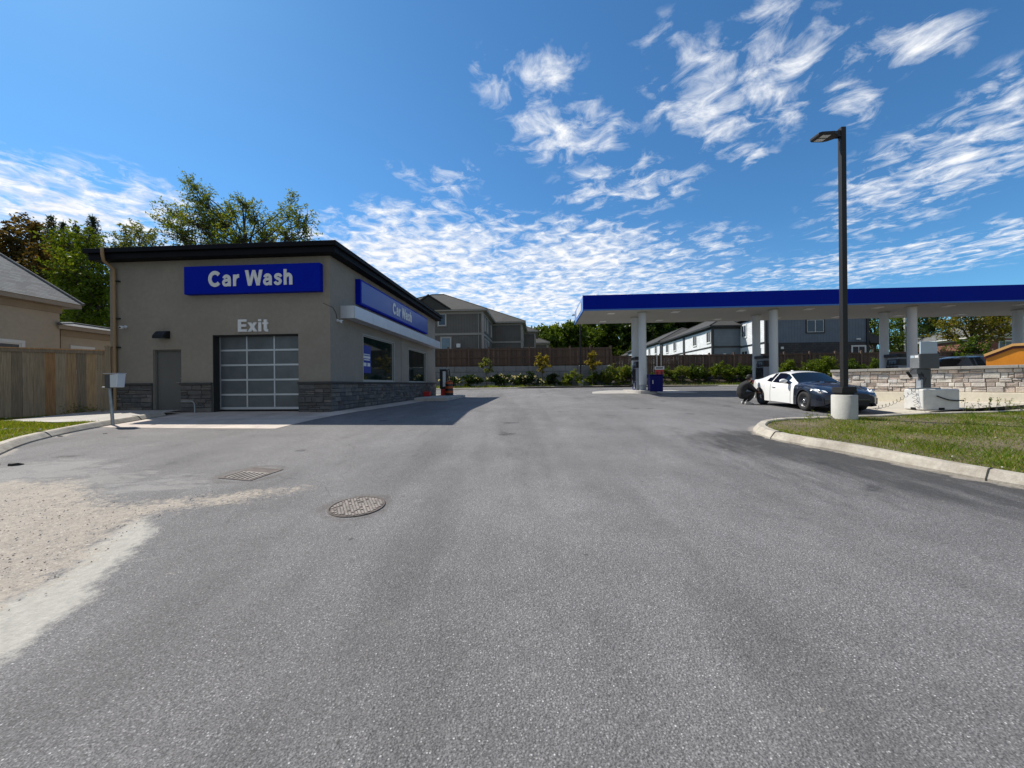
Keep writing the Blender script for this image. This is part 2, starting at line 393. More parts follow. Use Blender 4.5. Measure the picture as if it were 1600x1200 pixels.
def sdist(X,Y,poly,closed=True):
    """signed distance (numpy) to a polygon: negative inside"""
    D=np.full(X.shape,1e9); ins=np.zeros(X.shape,bool); n=len(poly)
    for i in range(n):
        if not closed and i==0: continue
        x1,y1=poly[i-1]; x2,y2=poly[i]; dx,dy=x2-x1,y2-y1
        t=np.clip(((X-x1)*dx+(Y-y1)*dy)/(dx*dx+dy*dy+1e-12),0,1)
        D=np.minimum(D,np.hypot(X-x1-t*dx,Y-y1-t*dy))
        if closed:
            c=((y1>Y)!=(y2>Y))&(X<(dx)*(Y-y1)/(dy if abs(dy)>1e-12 else 1e-12)+x1); ins^=c
    return np.where(ins,-D,D) if closed else D
SUN_E=4.7; SKY_S=.085; CLOUD=10.3; SKYTINT=(.57,1.08,1.38); EXPO=0.3
# ------------------------------------------------------------------ camera, sun, sky
cam=bpy.data.objects.new('camera',bpy.data.cameras.new('camera')); COL.objects.link(cam); SC.camera=cam
cam.data.sensor_width=36; cam.data.lens=13.5; cam.data.clip_end=2000; cam.data.clip_start=.05
cam.location=(0,0,1.5); cam.rotation_euler=(PI/2,.009,0)
SUN=Vector((-4.15,2.6,5.74)).normalized()
sl=bpy.data.lights.new('sun','SUN'); sl.energy=SUN_E; sl.angle=math.radians(.53); sl.color=(1,.94,.84)
so=bpy.data.objects.new('sun',sl); COL.objects.link(so); so.rotation_euler=SUN.to_track_quat('Z','Y').to_euler(); so.location=SUN*60
W=bpy.data.worlds.new('World'); SC.world=W; W.use_nodes=True; t=NT(W.node_tree); bg=t.n['Background']
sky=t.new('ShaderNodeTexSky',sky_type='NISHITA'); sky.sun_disc=False
sky.sun_elevation=math.asin(SUN.z); sky.sun_rotation=math.atan2(SUN.x,SUN.y); sky.altitude=300; sky.air_density=1.; sky.dust_density=.35; sky.ozone_density=2.2
gen=t.new('ShaderNodeTexCoord').outputs['Generated']; sp=t.new('ShaderNodeSeparateXYZ'); t.l.new(gen,sp.inputs[0])
X_,Y_,Z_=sp.outputs
yy=t.math('MAXIMUM',Y_,.12); uu=t.math('DIVIDE',X_,yy); vv=t.math('DIVIDE',Z_,yy)
uv=t.new('ShaderNodeCombineXYZ'); t.l.new(uu,uv.inputs[0]); t.l.new(vv,uv.inputs[1])
# the cloud field: banks of broken high cloud, each a soft ellipse of sky directions
CL=[(650,400,230,85,0,1.),(900,410,200,70,0,.95),(765,345,70,26,0,.6),(830,120,90,52,20,.62),(890,205,110,56,0,.72),(985,290,120,46,8,.7),
 (1120,150,110,100,0,.72),(1220,125,110,90,20,.72),(1330,165,60,44,0,.6),(1470,265,210,70,24,.85),(1590,165,110,60,30,.7),(1430,75,130,42,16,.66),
 (110,330,230,85,-8,.95),(-10,280,90,60,-20,.9),(215,325,120,34,-14,.9),(1380,415,330,34,8,.62),(1120,385,80,36,0,.5),(1210,35,80,50,30,.5),(755,95,24,30,0,.5),
 (705,278,60,34,0,.5),(830,470,420,80,0,.9),(1570,375,80,30,12,.6),(1170,240,46,28,0,.55),(915,172,34,22,0,.7),(640,270,40,20,-30,.4),(560,350,90,40,0,.6),(1050,60,60,40,30,.42),(1300,40,70,40,20,.5)]
mask=None
for (px,py,rx,ry,ro,wt) in CL:
    mp=t.new('ShaderNodeMapping',vector_type='TEXTURE'); mp.inputs['Location'].default_value=((px-800)/600,(600-py)/600,0)
    mp.inputs['Rotation'].default_value=(0,0,math.radians(ro)); mp.inputs['Scale'].default_value=(rx/600*1.25,ry/600*1.25,1); t.l.new(uv.outputs[0],mp.inputs[0])
    gr=t.new('ShaderNodeTexGradient',gradient_type='SPHERICAL'); t.l.new(mp.outputs[0],gr.inputs[0])
    m_=t.math('MULTIPLY',t.math('POWER',gr.outputs['Fac'],.75),wt*(.90 if py<320 and px>300 else 1.))
    mask=m_ if mask is None else t.math('MAXIMUM',mask,m_)
zz=t.math('MAXIMUM',Z_,.05); q=t.new('ShaderNodeCombineXYZ'); t.l.new(t.math('DIVIDE',X_,zz),q.inputs[0]); t.l.new(t.math('DIVIDE',Y_,zz),q.inputs[1])
qr=t.new('ShaderNodeMapping'); qr.inputs['Rotation'].default_value=(0,0,math.radians(35)); qr.inputs['Scale'].default_value=(1.,.95,1); t.l.new(q.outputs[0],qr.inputs[0])
n1=t.noise(qr.outputs[0],8.,8,.62,.55); n2=t.noise(qr.outputs[0],2.6,4,.55); n3=t.noise(qr.outputs[0],11.,5,.5)
dens=t.math('ADD',t.math('ADD',t.math('MULTIPLY',n1,1.5),t.math('MULTIPLY',n2,.62)),t.math('MULTIPLY',mask,.60))
dens=t.math('MULTIPLY',t.math('POWER',t.map(dens,1.19,1.66),1.05),t.map(mask,.0,.34))
hz=t.math('MULTIPLY',t.map(vv,.42,.10),t.math('MULTIPLY',t.map(uu,.75,.25),t.map(n2,.3,.6,.35,1.)))
dens=t.math('MAXIMUM',dens,t.math('MULTIPLY',hz,.5))
white=t.mix(t.map(t.math('ADD',t.math('MULTIPLY',n3,.5),t.math('MULTIPLY',n1,.5)),.40,.62),(.66,.72,.83),(.98,.99,1.))
cl=t.new('ShaderNodeVectorMath',operation='SCALE'); t.l.new(white,cl.inputs[0]); cl.inputs['Scale'].default_value=CLOUD
sk=t.new('ShaderNodeVectorMath',operation='SCALE'); t.l.new(t.mix(1.,sky.outputs[0],SKYTINT,'MULTIPLY'),sk.inputs[0]); sk.inputs['Scale'].default_value=1.
# a thin high veil of cloud, added behind the viewer to whiten fill light
fill_veil=t.math('MULTIPLY',t.map(Y_,.15,-.45,0,1),t.map(t.noise(gen,2.2,5,.6),.3,.6,.55,1.))
vc=t.mix(t.noise(gen,5.,5,.6),(3.1,3.0,2.85),(5.0,4.8,4.5)); skv=t.mix(t.math('MULTIPLY',fill_veil,.72),sk.outputs[0],vc)
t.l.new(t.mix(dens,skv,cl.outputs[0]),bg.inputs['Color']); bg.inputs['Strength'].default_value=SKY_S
W.cycles.sampling_method='MANUAL'; W.cycles.sample_map_resolution=512
SC.view_settings.view_transform='Standard'; SC.view_settings.look='None'; SC.view_settings.exposure=EXPO; SC.view_settings.gamma=1
SC.cycles.max_bounces=6; SC.cycles.diffuse_bounces=3; SC.cycles.glossy_bounces=3; SC.cycles.transmission_bounces=4; SC.cycles.use_denoising=True
SC.cycles.sample_clamp_indirect=6

# ------------------------------------------------------------------ ground
m,t,b=newmat('rough_ground'); n=t.noise(t.pos(),.35,5)
t.l.new(t.ramp(n,[(.3,(.05,.07,.015)),(.7,(.09,.10,.03))]),b.inputs['Base Color']); b.inputs['Roughness'].default_value=.95; MATS['rough_ground']=m
xs=sorted(set([-400,-200,-120,-80]+list(range(-60,62,3))+[80,120,200,400])); ys=sorted(set([-60,-30,-15]+list(range(-9,63,2))+[70,100,150,250,400]))
vs=[(x,y,g(x,y)-.12) for y in ys for x in xs]; nx=len(xs)
mb=MB(); mb.add(vs,[(j*nx+i,j*nx+i+1,(j+1)*nx+i+1,(j+1)*nx+i) for j in range(len(ys)-1) for i in range(nx-1)],0,None,True); mb.build('ground','rough_ground',kind='structure')

DIRT=[(-9.5,5.6),(-7.6,5.25),(-6.61,5.35),(-6.14,5.34),(-4.61,4.43),(-4.25,4.50),(-3.91,4.62),(-3.49,4.76),(-2.99,4.90),(-2.66,5.0),(-2.6,4.92),(-2.9,4.75),(-3.2,4.55),(-3.62,4.36),(-3.93,4.12),(-3.88,3.8),(-3.73,3.43),(-3.49,3.07),(-3.42,2.76),(-3.45,2.57),(-3.4,1.6),(-9.5,1.6)]
PALE=[(-3.6,1.6),(-3.45,2.57),(-3.42,2.76),(-3.49,3.07),(-3.73,3.43),(-3.88,3.8),(-3.93,4.12),(-3.53,3.72),(-3.24,3.17),(-3.09,2.88),(-2.93,2.54),(-2.84,2.29),(-2.83,2.11),(-2.7,1.6)]
SMEAR=[(-8.4,5.5),(-8.2,6.3),(-7.4,6.5),(-6.4,6.1),(-5.2,5.5),(-4.3,5.0),(-5.0,4.7),(-6.2,5.3),(-7.2,5.3)]
KR=[(15.,11.2),(13.2,10.75),(11.5,10.6),(9.5,10.2),(8.3,10.0),(7.35,9.87),(6.45,9.62),(5.85,9.2),(5.36,8.55),(5.18,7.95),(5.21,7.45),(5.40,7.0),(5.64,6.51),(5.82,5.9),(5.98,5.39),(6.16,5.0),(6.36,4.6),(6.7,3.8),(7.2,2.6)]
KL=[(-8.0,5.2),(-8.55,6.05),(-9.24,6.92),(-9.78,7.61),(-10.19,8.3),(-10.55,9.2),(-10.70,9.86),(-10.80,10.39),(-10.85,10.97),(-10.95,11.6),(-11.0,12.2)]
KRs=smoothline(KR,.25); KLs=smoothline(KL,.25)
def lin(a,b,s): return list(np.arange(a,b,s))
XS=np.array(sorted(set([round(float(v),3) for v in lin(-16,-9.6,.8)+lin(-9.6,7.6,.075)+lin(7.6,46,.8)+[46]])))
YS=np.array(sorted(set([round(float(v),3) for v in lin(-10,.8,.9)+lin(.8,10.4,.075)+lin(10.4,36,.5)+[36]])))
GX,GY_=np.meshgrid(XS,YS); ZZ=np.array([[g(x,y) for x in XS] for y in YS])
co=np.stack([GX,GY_,ZZ],-1).reshape(-1,3); nx=len(XS); ny=len(YS)
idx=np.arange(nx*ny).reshape(ny,nx); fc=np.stack([idx[:-1,:-1],idx[:-1,1:],idx[1:,1:],idx[1:,:-1]],-1).reshape(-1,4)
me=bpy.data.meshes.new('asphalt'); me.from_pydata(co.tolist(),[],fc.tolist())
def attr(n,v):
    a=me.attributes.new(n,'FLOAT','POINT'); a.data.foreach_set('value',v.ravel().astype(np.float32))
dd=sdist(GX,GY_,DIRT); attr('dirt',np.clip(.56-dd/.62,0,1)-.05*np.clip((GX+3.9)/.5,0,1))
attr('pale',np.clip(.58-sdist(GX,GY_,PALE)/.30,0,1)); attr('smear',np.clip(.6-sdist(GX,GY_,SMEAR)/.9,0,1))
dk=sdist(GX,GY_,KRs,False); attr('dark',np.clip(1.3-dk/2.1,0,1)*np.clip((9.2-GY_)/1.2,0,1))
dl=sdist(GX,GY_,KLs,False); attr('edge',np.clip(1-np.minimum(dl,dk)/.22,0,1))
GRATE=(-3.81,5.61); MH=(-1.75,4.31)
wx=np.exp(-((GX-.8)/4.5)**2)*np.clip((GY_-2.2)/2.5,0,1); attr('mid_pale',wx)  # paler across the middle of the lot, ramping up away from the near end
attr('rim',np.clip(1-np.minimum(abs(np.hypot(GX-MH[0],GY_-MH[1])-.35),abs(np.hypot(GX-GRATE[0],GY_-GRATE[1])-.42))/.14,0,1))
me.polygons.foreach_set('use_smooth',[True]*len(me.polygons))
m,t,b=newmat('asphalt'); P=t.pos()
def A_(n): a=t.new('ShaderNodeAttribute',attribute_name=n); return a.outputs['Fac']
big=t.noise(P,.33,5,.6); med=t.noise(P,1.6,6,.65); sm=t.noise(t.scalevec(P,(1,.35,1)),2.2,5,.6)
base=t.math('ADD',t.math('ADD',t.map(big,.3,.7,-.040,.026),t.map(med,.3,.7,-.018,.018)),.205)
base=t.math('ADD',base,t.map(sm,.35,.7,-.010,.014))
base=t.math('ADD',base,t.math('MULTIPLY',t.math('MULTIPLY',A_('mid_pale'),t.map(t.noise(P,.8,5),.3,.65,.5,1.)),.045))
# aggregate: pale chips in dark binder
v1=t.new('ShaderNodeTexVoronoi',feature='F1'); v1.inputs['Scale'].default_value=82; t.l.new(P,v1.inputs['Vector'])
vs_=t.new('ShaderNodeSeparateColor'); t.l.new(v1.outputs['Color'],vs_.inputs[0])
chip=t.math('MULTIPLY',t.map(v1.outputs['Distance'],.25,.5,1.,0.),t.map(vs_.outputs[0],.60,.80,0.,1.))
v2=t.new('ShaderNodeTexVoronoi',feature='F1'); v2.inputs['Scale'].default_value=190; t.l.new(P,v2.inputs['Vector'])
vs2=t.new('ShaderNodeSeparateColor'); t.l.new(v2.outputs['Color'],vs2.inputs[0])
fine=t.map(vs2.outputs[0],0,1,.55,1.4)
spark=t.math('MULTIPLY',t.map(vs_.outputs[1],.90,1.,0,1),t.map(v1.outputs['Distance'],.2,.42,1,0))
asp=t.math('ADD',t.math('MULTIPLY',base,t.math('ADD',t.math('MULTIPLY',fine,.76),t.math('MULTIPLY',chip,.66))),t.math('MULTIPLY',spark,.34))
pit=t.map(t.noise(P,55,3,.7),.64,.72,1.,.45); asp=t.math('MULTIPLY',asp,pit)
spot=t.map(t.noise(P,9,2,.5),.74,.78,1.,.55); asp=t.math('MULTIPLY',asp,spot)
c=t.new('ShaderNodeCombineColor'); t.l.new(asp,c.inputs[0]); t.l.new(t.math('MULTIPLY',asp,.968),c.inputs[1]); t.l.new(t.math('MULTIPLY',asp,.968),c.inputs[2]); c=c.outputs[0]
ew=t.noise(P,2.4,7,.7); ew2=t.noise(P,14,4,.7)
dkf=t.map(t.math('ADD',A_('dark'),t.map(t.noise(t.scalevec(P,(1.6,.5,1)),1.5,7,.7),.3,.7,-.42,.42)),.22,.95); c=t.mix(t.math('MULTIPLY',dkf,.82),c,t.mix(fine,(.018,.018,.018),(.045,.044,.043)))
# patches of newer surfacing, tyre-darkened lanes, oil drips and hairline cracks
lane=t.math('MULTIPLY',t.map(t.noise(t.scalevec(P,(1.1,.10,1)),1.,3,.55),.50,.66),.26); c=t.mix(lane,c,(.055,.054,.052))
oil=t.math('MULTIPLY',t.map(t.noise(P,1.15,2,.4),.71,.76),t.map(ew2,.3,.6,.2,.75)); c=t.mix(oil,c,(.03,.03,.03))
cv=t.new('ShaderNodeVectorMath',operation='ADD'); t.l.new(P,cv.inputs[0]); cn=t.new('ShaderNodeTexNoise'); cn.inputs['Scale'].default_value=1.7; cn.inputs['Detail'].default_value=6; t.l.new(P,cn.inputs['Vector'])
cs=t.new('ShaderNodeVectorMath',operation='SCALE'); t.l.new(cn.outputs['Color'],cs.inputs[0]); cs.inputs['Scale'].default_value=.5; t.l.new(cs.outputs[0],cv.inputs[1])
ce=t.new('ShaderNodeTexVoronoi',feature='DISTANCE_TO_EDGE'); ce.inputs['Scale'].default_value=.30; t.l.new(cv.outputs[0],ce.inputs['Vector'])
crk=t.math('MULTIPLY',t.map(ce.outputs['Distance'],.0006,.0022,1.,0.),t.map(t.noise(P,.5,2),.5,.62)); c=t.mix(t.math('MULTIPLY',crk,.35),c,(.012,.012,.012))
# pale cement wash
pf=t.map(t.math('ADD',A_('pale'),t.math('ADD',t.map(ew,.3,.7,-.28,.28),t.map(ew2,.3,.7,-.2,.2))),.30,.72)
palec=t.mix(t.map(t.noise(P,18,5,.7),.3,.7),(.34,.325,.29),(.50,.475,.42)); c=t.mix(t.math('MULTIPLY',pf,.92),c,palec)
sf=t.map(t.math('ADD',A_('smear'),t.map(t.noise(t.scalevec(P,(.8,1.8,1)),2.3,7,.7,.6),.32,.68,-.75,.55)),.35,.8); c=t.mix(t.math('MULTIPLY',sf,.42),c,(.33,.32,.30))
# pinkish grit
gs=t.new('ShaderNodeTexVoronoi',feature='F1'); gs.inputs['Scale'].default_value=95; t.l.new(P,gs.inputs['Vector'])
gsc=t.new('ShaderNodeSeparateColor'); t.l.new(gs.outputs['Color'],gsc.inputs[0])
grit=t.mix(gsc.outputs[0],(.26,.22,.175),(.46,.41,.345)); grit=t.mix(t.map(t.noise(P,3.2,6,.65),.35,.68),grit,(.41,.355,.29)); grit=t.mix(t.map(gsc.outputs[1],.95,.98),grit,(.60,.56,.50))
grit=t.mix(t.map(t.noise(P,22,5,.72),.55,.70,0,.7),grit,(.11,.085,.065))
df=t.map(t.math('ADD',A_('dirt'),t.math('ADD',t.map(ew,.3,.7,-.30,.30),t.map(ew2,.3,.7,-.30,.30))),.36,.78); c=t.mix(t.math('MULTIPLY',df,t.map(ew2,.3,.62,.5,.94)),c,grit)
ef=t.map(t.math('ADD',A_('edge'),t.map(ew,.3,.7,-.6,.6)),.5,.8); c=t.mix(t.math('MULTIPLY',ef,.6),c,(.38,.34,.29))
rf=t.map(t.math('ADD',A_('rim'),t.map(ew,.3,.7,-.35,.35)),.5,.9); c=t.mix(t.math('MULTIPLY',rf,.5),c,(.10,.085,.075))
t.l.new(c,b.inputs['Base Color']); b.inputs['Roughness'].default_value=.8; b.inputs['Specular IOR Level'].default_value=.22
bp=t.new('ShaderNodeBump'); bp.inputs['Strength'].default_value=.7; bp.inputs['Distance'].default_value=.006
hh=t.math('ADD',t.math('MULTIPLY',v1.outputs['Distance'],-1.),t.math('MULTIPLY',t.noise(P,30,5,.7),1.2)); t.l.new(hh,bp.inputs['Height']); t.l.new(bp.outputs[0],b.inputs['Normal'])
me.materials.append(m); o=bpy.data.objects.new('asphalt',me); COL.objects.link(o); o['kind']='structure'

# ------------------------------------------------------------------ kerbs, lawns, slabs
def kerb(line,name,inner,mat_='concrete_kerb',h=.13,w=.24,zf=None,closed=False):
    """inner=+1: the planted side lies to the left of the line's direction"""
    prof=[(0,-.12),(.0,.03),(.07,h-.025),(.10,h),(w-.02,h),(w,h-.02),(w,-.12)]
    vs=[];fs=[];n=len(line);k=len(prof)
    for i,(x,y) in enumerate(line):
        a=line[max(i-1,0)]; b_=line[min(i+1,n-1)]; d=Vector((b_[0]-a[0],b_[1]-a[1],0)).normalized(); nn=Vector((-d.y,d.x,0))*inner
        for (o_,z) in prof: vs.append((x+nn.x*o_,y+nn.y*o_,(zf or g)(x,y)+z+(.012*math.sin(x*5.1+y*3.7)*(z>.05))*.4))
    for i in range(n-1):
        for j in range(k-1): fs.append((i*k+j,(i+1)*k+j,(i+1)*k+j+1,i*k+j+1))
    fs+= [tuple(range(k)),tuple(range((n-1)*k+k-1,(n-1)*k-1,-1))]
    mb=MB(); mb.add(vs,fs)
    bm=bmesh.new(); o=mb.build(name,mat_,kind='structure'); bm.from_mesh(o.data); bmesh.ops.recalc_face_normals(bm,faces=bm.faces[:]); bm.to_mesh(o.data); bm.free()
    return o
def offset_line(line,d):
    out=[]
    for i,(x,y) in enumerate(line):
        a=line[max(i-1,0)]; b_=line[min(i+1,len(line)-1)]; v=Vector((b_[0]-a[0],b_[1]-a[1],0)).normalized(); out.append((x-v.y*d,y+v.x*d))
    return out
# kerb with expansion joints: a fine dark groove in the concrete every 3 m
m=MATS['concrete_kerb'].copy(); m.name='kerb_jointed'; MATS['kerb_jointed']=m
kerb(KRs,'island_kerb',1,'kerb_jointed',h=.145,w=.25); kerb(KLs,'lawn_kerb',1,'kerb_jointed')
def seam(line,i,mat_='reveal_dark'):
    return line[i]
mb=MB()
for line,dh,ids in ((KRs,.015,range(30,len(KRs)-2,9)),(KLs,0,(6,15,24))):
    for i in ids:
        if i>=len(line)-1: continue
        x,y=line[i]; d=Vector((line[i+1][0]-line[i-1][0],line[i+1][1]-line[i-1][1],0)).normalized(); nn=Vector((-d.y,d.x,0)); z=g(x,y)
        pr=[(-.004,-.02),(-.004,.034),(.066,.112+dh),(.10,.137+dh),(.235,.137+dh),(.235,.1),(.1,.1),(.07,.06),(.02,-.02)]
        T=Matrix(((nn.x,d.x,0,x),(nn.y,d.y,0,y),(0,0,1,z),(0,0,0,1))); mb.prism(pr,-.007,.007,'y',0,None,T)
mb.build('kerb_joints','reveal_dark',kind='structure')
ISL=offset_line(KRs,.22)+[(16,2.6),(40,2.6),(40,11.9),(15.2,11.2)]
zi=lambda x,y: g(x,y)+.11
isl=sheet('island_soil',ISL,zi,'soil')
LAW=offset_line(KLs,.22)[::-1]+[(-40,5.2),(-40,13.5),(-14.1,13.5),(-11.2,13.2)]
zl=lambda x,y: min(g(x,min(y,10.2))+.11,.585)
sheet('lawn_soil',LAW,zl,'soil')
# concrete slabs
sheet('walkway',[(-14.2,10.65),(-14.0,13.1),(-11.2,13.05),(-11.24,11.3),(-11.08,10.3),(-12.0,10.1)],lambda x,y: max(zl(x,y)+.02,g(x,y)+.10),'concrete')
AP=[(-10.85,10.0),(-10.3,9.9),(-8.2,9.68),(-5.87,9.5),(-5.80,10.2),(-5.72,11.05),(-5.5,12.0),(-5.15,13.2),(-4.75,16.),(-4.5,20.),(-3.9,27),(-5.6,27.2),(-6.3,13.6),(-14.0,13.6),(-13.9,13.0),(-10.95,12.7)]
sheet('garage_apron',AP,lambda x,y: g(x,y)+.006,'apron_concrete')
sheet('pavement_pad',[(11.5,10.95),(16,11.4),(22,11.9),(22,12.5),(15.4,15.5),(14.0,17.9),(12.4,17.6),(11.9,14.)],lambda x,y: max(g(x,y)+.008,.61+.045*(x-12)) if x>11.95 else g(x,y)+.008,'pad_concrete')
sheet('island_forecourt',[(4.6,22.0),(5.6,21.5),(7.,21.25),(10.5,21.4),(10.5,25.),(6.5,25.6),(5.0,24.)],lambda x,y: g(x,y)+.007,'concrete')

# grass
def blades(name,poly,zf,n,hmin,hmax,seed,density,mats='grass_blade',wmul=1.):
    r=np.random.default_rng(seed); xs=[p[0] for p in poly]; ys=[p[1] for p in poly]
    x=r.uniform(min(xs),max(xs),n*3); y=r.uniform(min(ys),max(ys),n*3)
    ok=sdist(x,y,poly)<-.03; x=x[ok]; y=y[ok]
    f=density(x,y,r); x=x[f][:n]; y=y[f][:n]; k=len(x)
    cl=.5+.5*np.sin(x*2.3+np.sin(y*1.7)*2)*np.sin(y*2.9+np.sin(x*2.1)*1.5); h=r.uniform(hmin,hmax,k)*(.55+.75*cl)
    a=r.uniform(0,2*PI,k); w=r.uniform(.004,.009,k)*wmul; ln=r.uniform(.2,.9,k)*h; la=r.uniform(0,2*PI,k)
    z=np.array([zf(p,q_) for p,q_ in zip(x,y)])-.01
    dx,dy=np.cos(a)*w,np.sin(a)*w
    P1=np.stack([x-dx,y-dy,z],1); P2=np.stack([x+dx,y+dy,z],1); P3=np.stack([x+np.cos(la)*ln,y+np.sin(la)*ln,z+h],1)
    co=np.stack([P1,P2,P3],1).reshape(-1,3); me=bpy.data.meshes.new(name)
    me.vertices.add(3*k); me.vertices.foreach_set('co',co.ravel()); me.loops.add(3*k); me.loops.foreach_set('vertex_index',np.arange(3*k)); me.polygons.add(k)
    me.polygons.foreach_set('loop_start',np.arange(0,3*k,3)); me.update(calc_edges=True); me.materials.append(MATS[mats])
    o=bpy.data.objects.new(name,me); COL.objects.link(o); o['kind']='stuff'; return o
def patchy(x,y,r):
    f=.5+.25*np.sin(x*1.9+1.3*np.sin(y*1.3))+.25*np.sin(y*2.6+1.1*np.sin(x*2.2+1)); return r.uniform(0,1,len(x))<np.clip(f*1.15+.12,.15,1)
ISLV=[p for p in offset_line(KRs,.2)]+[(9.5,3.2),(17,7),(17,11.3)]
tag(blades('island_grass',ISLV,zi,110000,.02,.065,3,patchy),'patchy green and straw coloured grass on the kerbed island','grass')
tag(blades('island_grass_tufts',ISLV,zi,5200,.07,.15,31,lambda x,y,r: (np.sin(x*3.1+2*np.sin(y*2.3))*np.sin(y*3.7+1.7*np.sin(x*1.9))>.62)&(r.uniform(0,1,len(x))<.9),'tuft_blade',1.4),'taller dark green weed tufts standing in the island grass','weeds')
LAWV=offset_line(KLs[4:],.2)[::-1]+[(-10.5,6.4),(-15.5,8.5),(-16.2,11.6),(-14.3,12.7),(-14.2,10.6),(-12.,10.05),(-11.1,10.25)]
tag(blades('lawn_grass',LAWV,zl,40000,.03,.085,4,patchy,wmul=1.3),'bright green lawn between the curved kerb and the wooden fence','grass')
def gravel(name,poly,n,seed,spread,label):
    r=random.Random(seed); mb=MB(); xs=[p[0] for p in poly]; ys=[p[1] for p in poly]; k=0; q=np.array(poly)
    while k<n:
        x,y=r.uniform(min(xs),max(xs))+r.gauss(0,spread),r.uniform(min(ys),max(ys))+r.gauss(0,spread)
        d=float(sdist(np.array([x]),np.array([y]),poly)[0])
        if d>spread*abs(r.gauss(0,1)): continue
        k+=1; s_=.003+.010*r.random()**3; z=g(x,y); a=r.uniform(0,6); h=r.uniform(.5,.9)
        pts=[(x+math.cos(a+t_*1.257)*s_*r.uniform(.7,1.2),y+math.sin(a+t_*1.257)*s_*r.uniform(.7,1.2),z-.001) for t_ in range(5)]
        mb.add(pts+[(x+r.uniform(-.3,.3)*s_,y+r.uniform(-.3,.3)*s_,z+s_*h)],[(t_,(t_+1)%5,5) for t_ in range(5)],0,tuple(Vector(r.choice([(.42,.36,.30),(.30,.25,.20),(.5,.46,.41),(.2,.17,.14),(.38,.35,.33)]))*r.uniform(.7,1.15)))
    o=mb.build(name,'stone_pale'); o['kind']='stuff'; return tag(o,label,'gravel')
gravel('loose_gravel',[(-6.5,5.2),(-4.61,4.43),(-3.49,4.76),(-2.5,5.02),(-2.5,4.85),(-3.6,4.3),(-3.8,3.6),(-3.4,2.7),(-3.5,1.8),(-6.5,1.8)],3800,11,.10,'loose tan gravel strewn over the sandy patch on the asphalt')
def dots(name,poly,zf,n,seed,label,mat_='flower_white',hm=.07,r0=.016):
    r=random.Random(seed); mb=MB(); xs=[p[0] for p in poly]; ys=[p[1] for p in poly]; k=0
    while k<n:
        x,y=r.uniform(min(xs),max(xs)),r.uniform(min(ys),max(ys))
        if not inpoly(x,y,poly): continue
        k+=1; z=zf(x,y)+r.uniform(.4,1)*hm; q_=r.uniform(.5,1)*r0
        mb.lathe([(0.0,-q_*.6),(q_,0),(.0,q_*.6)],6,0,Matrix.Translation((x,y,z)))
    o=mb.build(name,mat_); o['kind']='stuff'; return tag(o,label,'wildflowers')
dots('island_dandelion_heads',ISLV,zi,60,5,'small white dandelion heads scattered over the island grass')
dots('lawn_dandelion_heads',LAWV,zl,34,6,'white dandelion heads dotted over the lawn by the fence',r0=.03)
# ------------------------------------------------------------------ stonework and boards
def ashlar(mb,a0,a1,z0,z1,rows,pal,seed,place,wmin=.2,wmax=.6,d=(.03,.06),joint=.012,split=.3):
    """squared stones; place(a,out,z) puts them on the wall face"""
    r=random.Random(seed); zs=[z0]; hs=[r.uniform(.75,1.3) for _ in range(rows)]; tot=sum(hs)
    for h in hs: zs.append(zs[-1]+h/tot*(z1-z0))
    def stone(x0,x1,y0,y1):
        o=r.uniform(*d); c=Vector(r.choice(pal))*r.uniform(.87,1.13); j=joint/2; e=.012
        f=[(x0+j,-.03,y0+j),(x1-j,-.03,y0+j),(x1-j,-.03,y1-j),(x0+j,-.03,y1-j)]
        b_=[(x0+j,o-.014,y0+j),(x1-j,o-.014,y0+j),(x1-j,o-.014,y1-j),(x0+j,o-.014,y1-j)]
        t_=[(x0+j+e,o+r.uniform(-.008,.012),y0+j+e),(x1-j-e,o+r.uniform(-.008,.012),y0+j+e),(x1-j-e,o+r.uniform(-.008,.012),y1-j-e),(x0+j+e,o+r.uniform(-.008,.012),y1-j-e)]
        vs=[place(*p) for p in f+b_+t_]
        fs=[(8,9,10,11)]+[(i,(i+1)%4,(i+1)%4+4,i+4) for i in range(4)]+[(i+4,(i+1)%4+4,(i+1)%4+8,i+8) for i in range(4)]
        mb.add(vs,fs,0,tuple(c))
    for k in range(rows):
        x=a0
        while x<a1-1e-4:
            w=r.uniform(wmin,wmax); 
            if a1-x-w<wmin*.8: w=a1-x
            x1=min(a1,x+w)
            if r.random()<split and zs[k+1]-zs[k]>.12:
                zm=zs[k]+(zs[k+1]-zs[k])*r.uniform(.4,.6); xm=x+(x1-x)*r.uniform(.35,.65)
                stone(x,x1,zs[k],zm)
                if x1-x>.35: stone(x,xm,zm,zs[k+1]); stone(xm,x1,zm,zs[k+1])
                else: stone(x,x1,zm,zs[k+1])
            else: stone(x,x1,zs[k],zs[k+1])
            x=x1
DARKPAL=[(.115,.108,.105),(.145,.132,.12),(.09,.088,.09),(.165,.148,.13),(.12,.117,.118),(.10,.092,.082)]
PALEPAL=[(.56,.50,.44),(.64,.58,.52),(.48,.43,.39),(.60,.51,.43),(.54,.51,.48),(.66,.61,.54),(.42,.35,.30),(.56,.46,.39)]

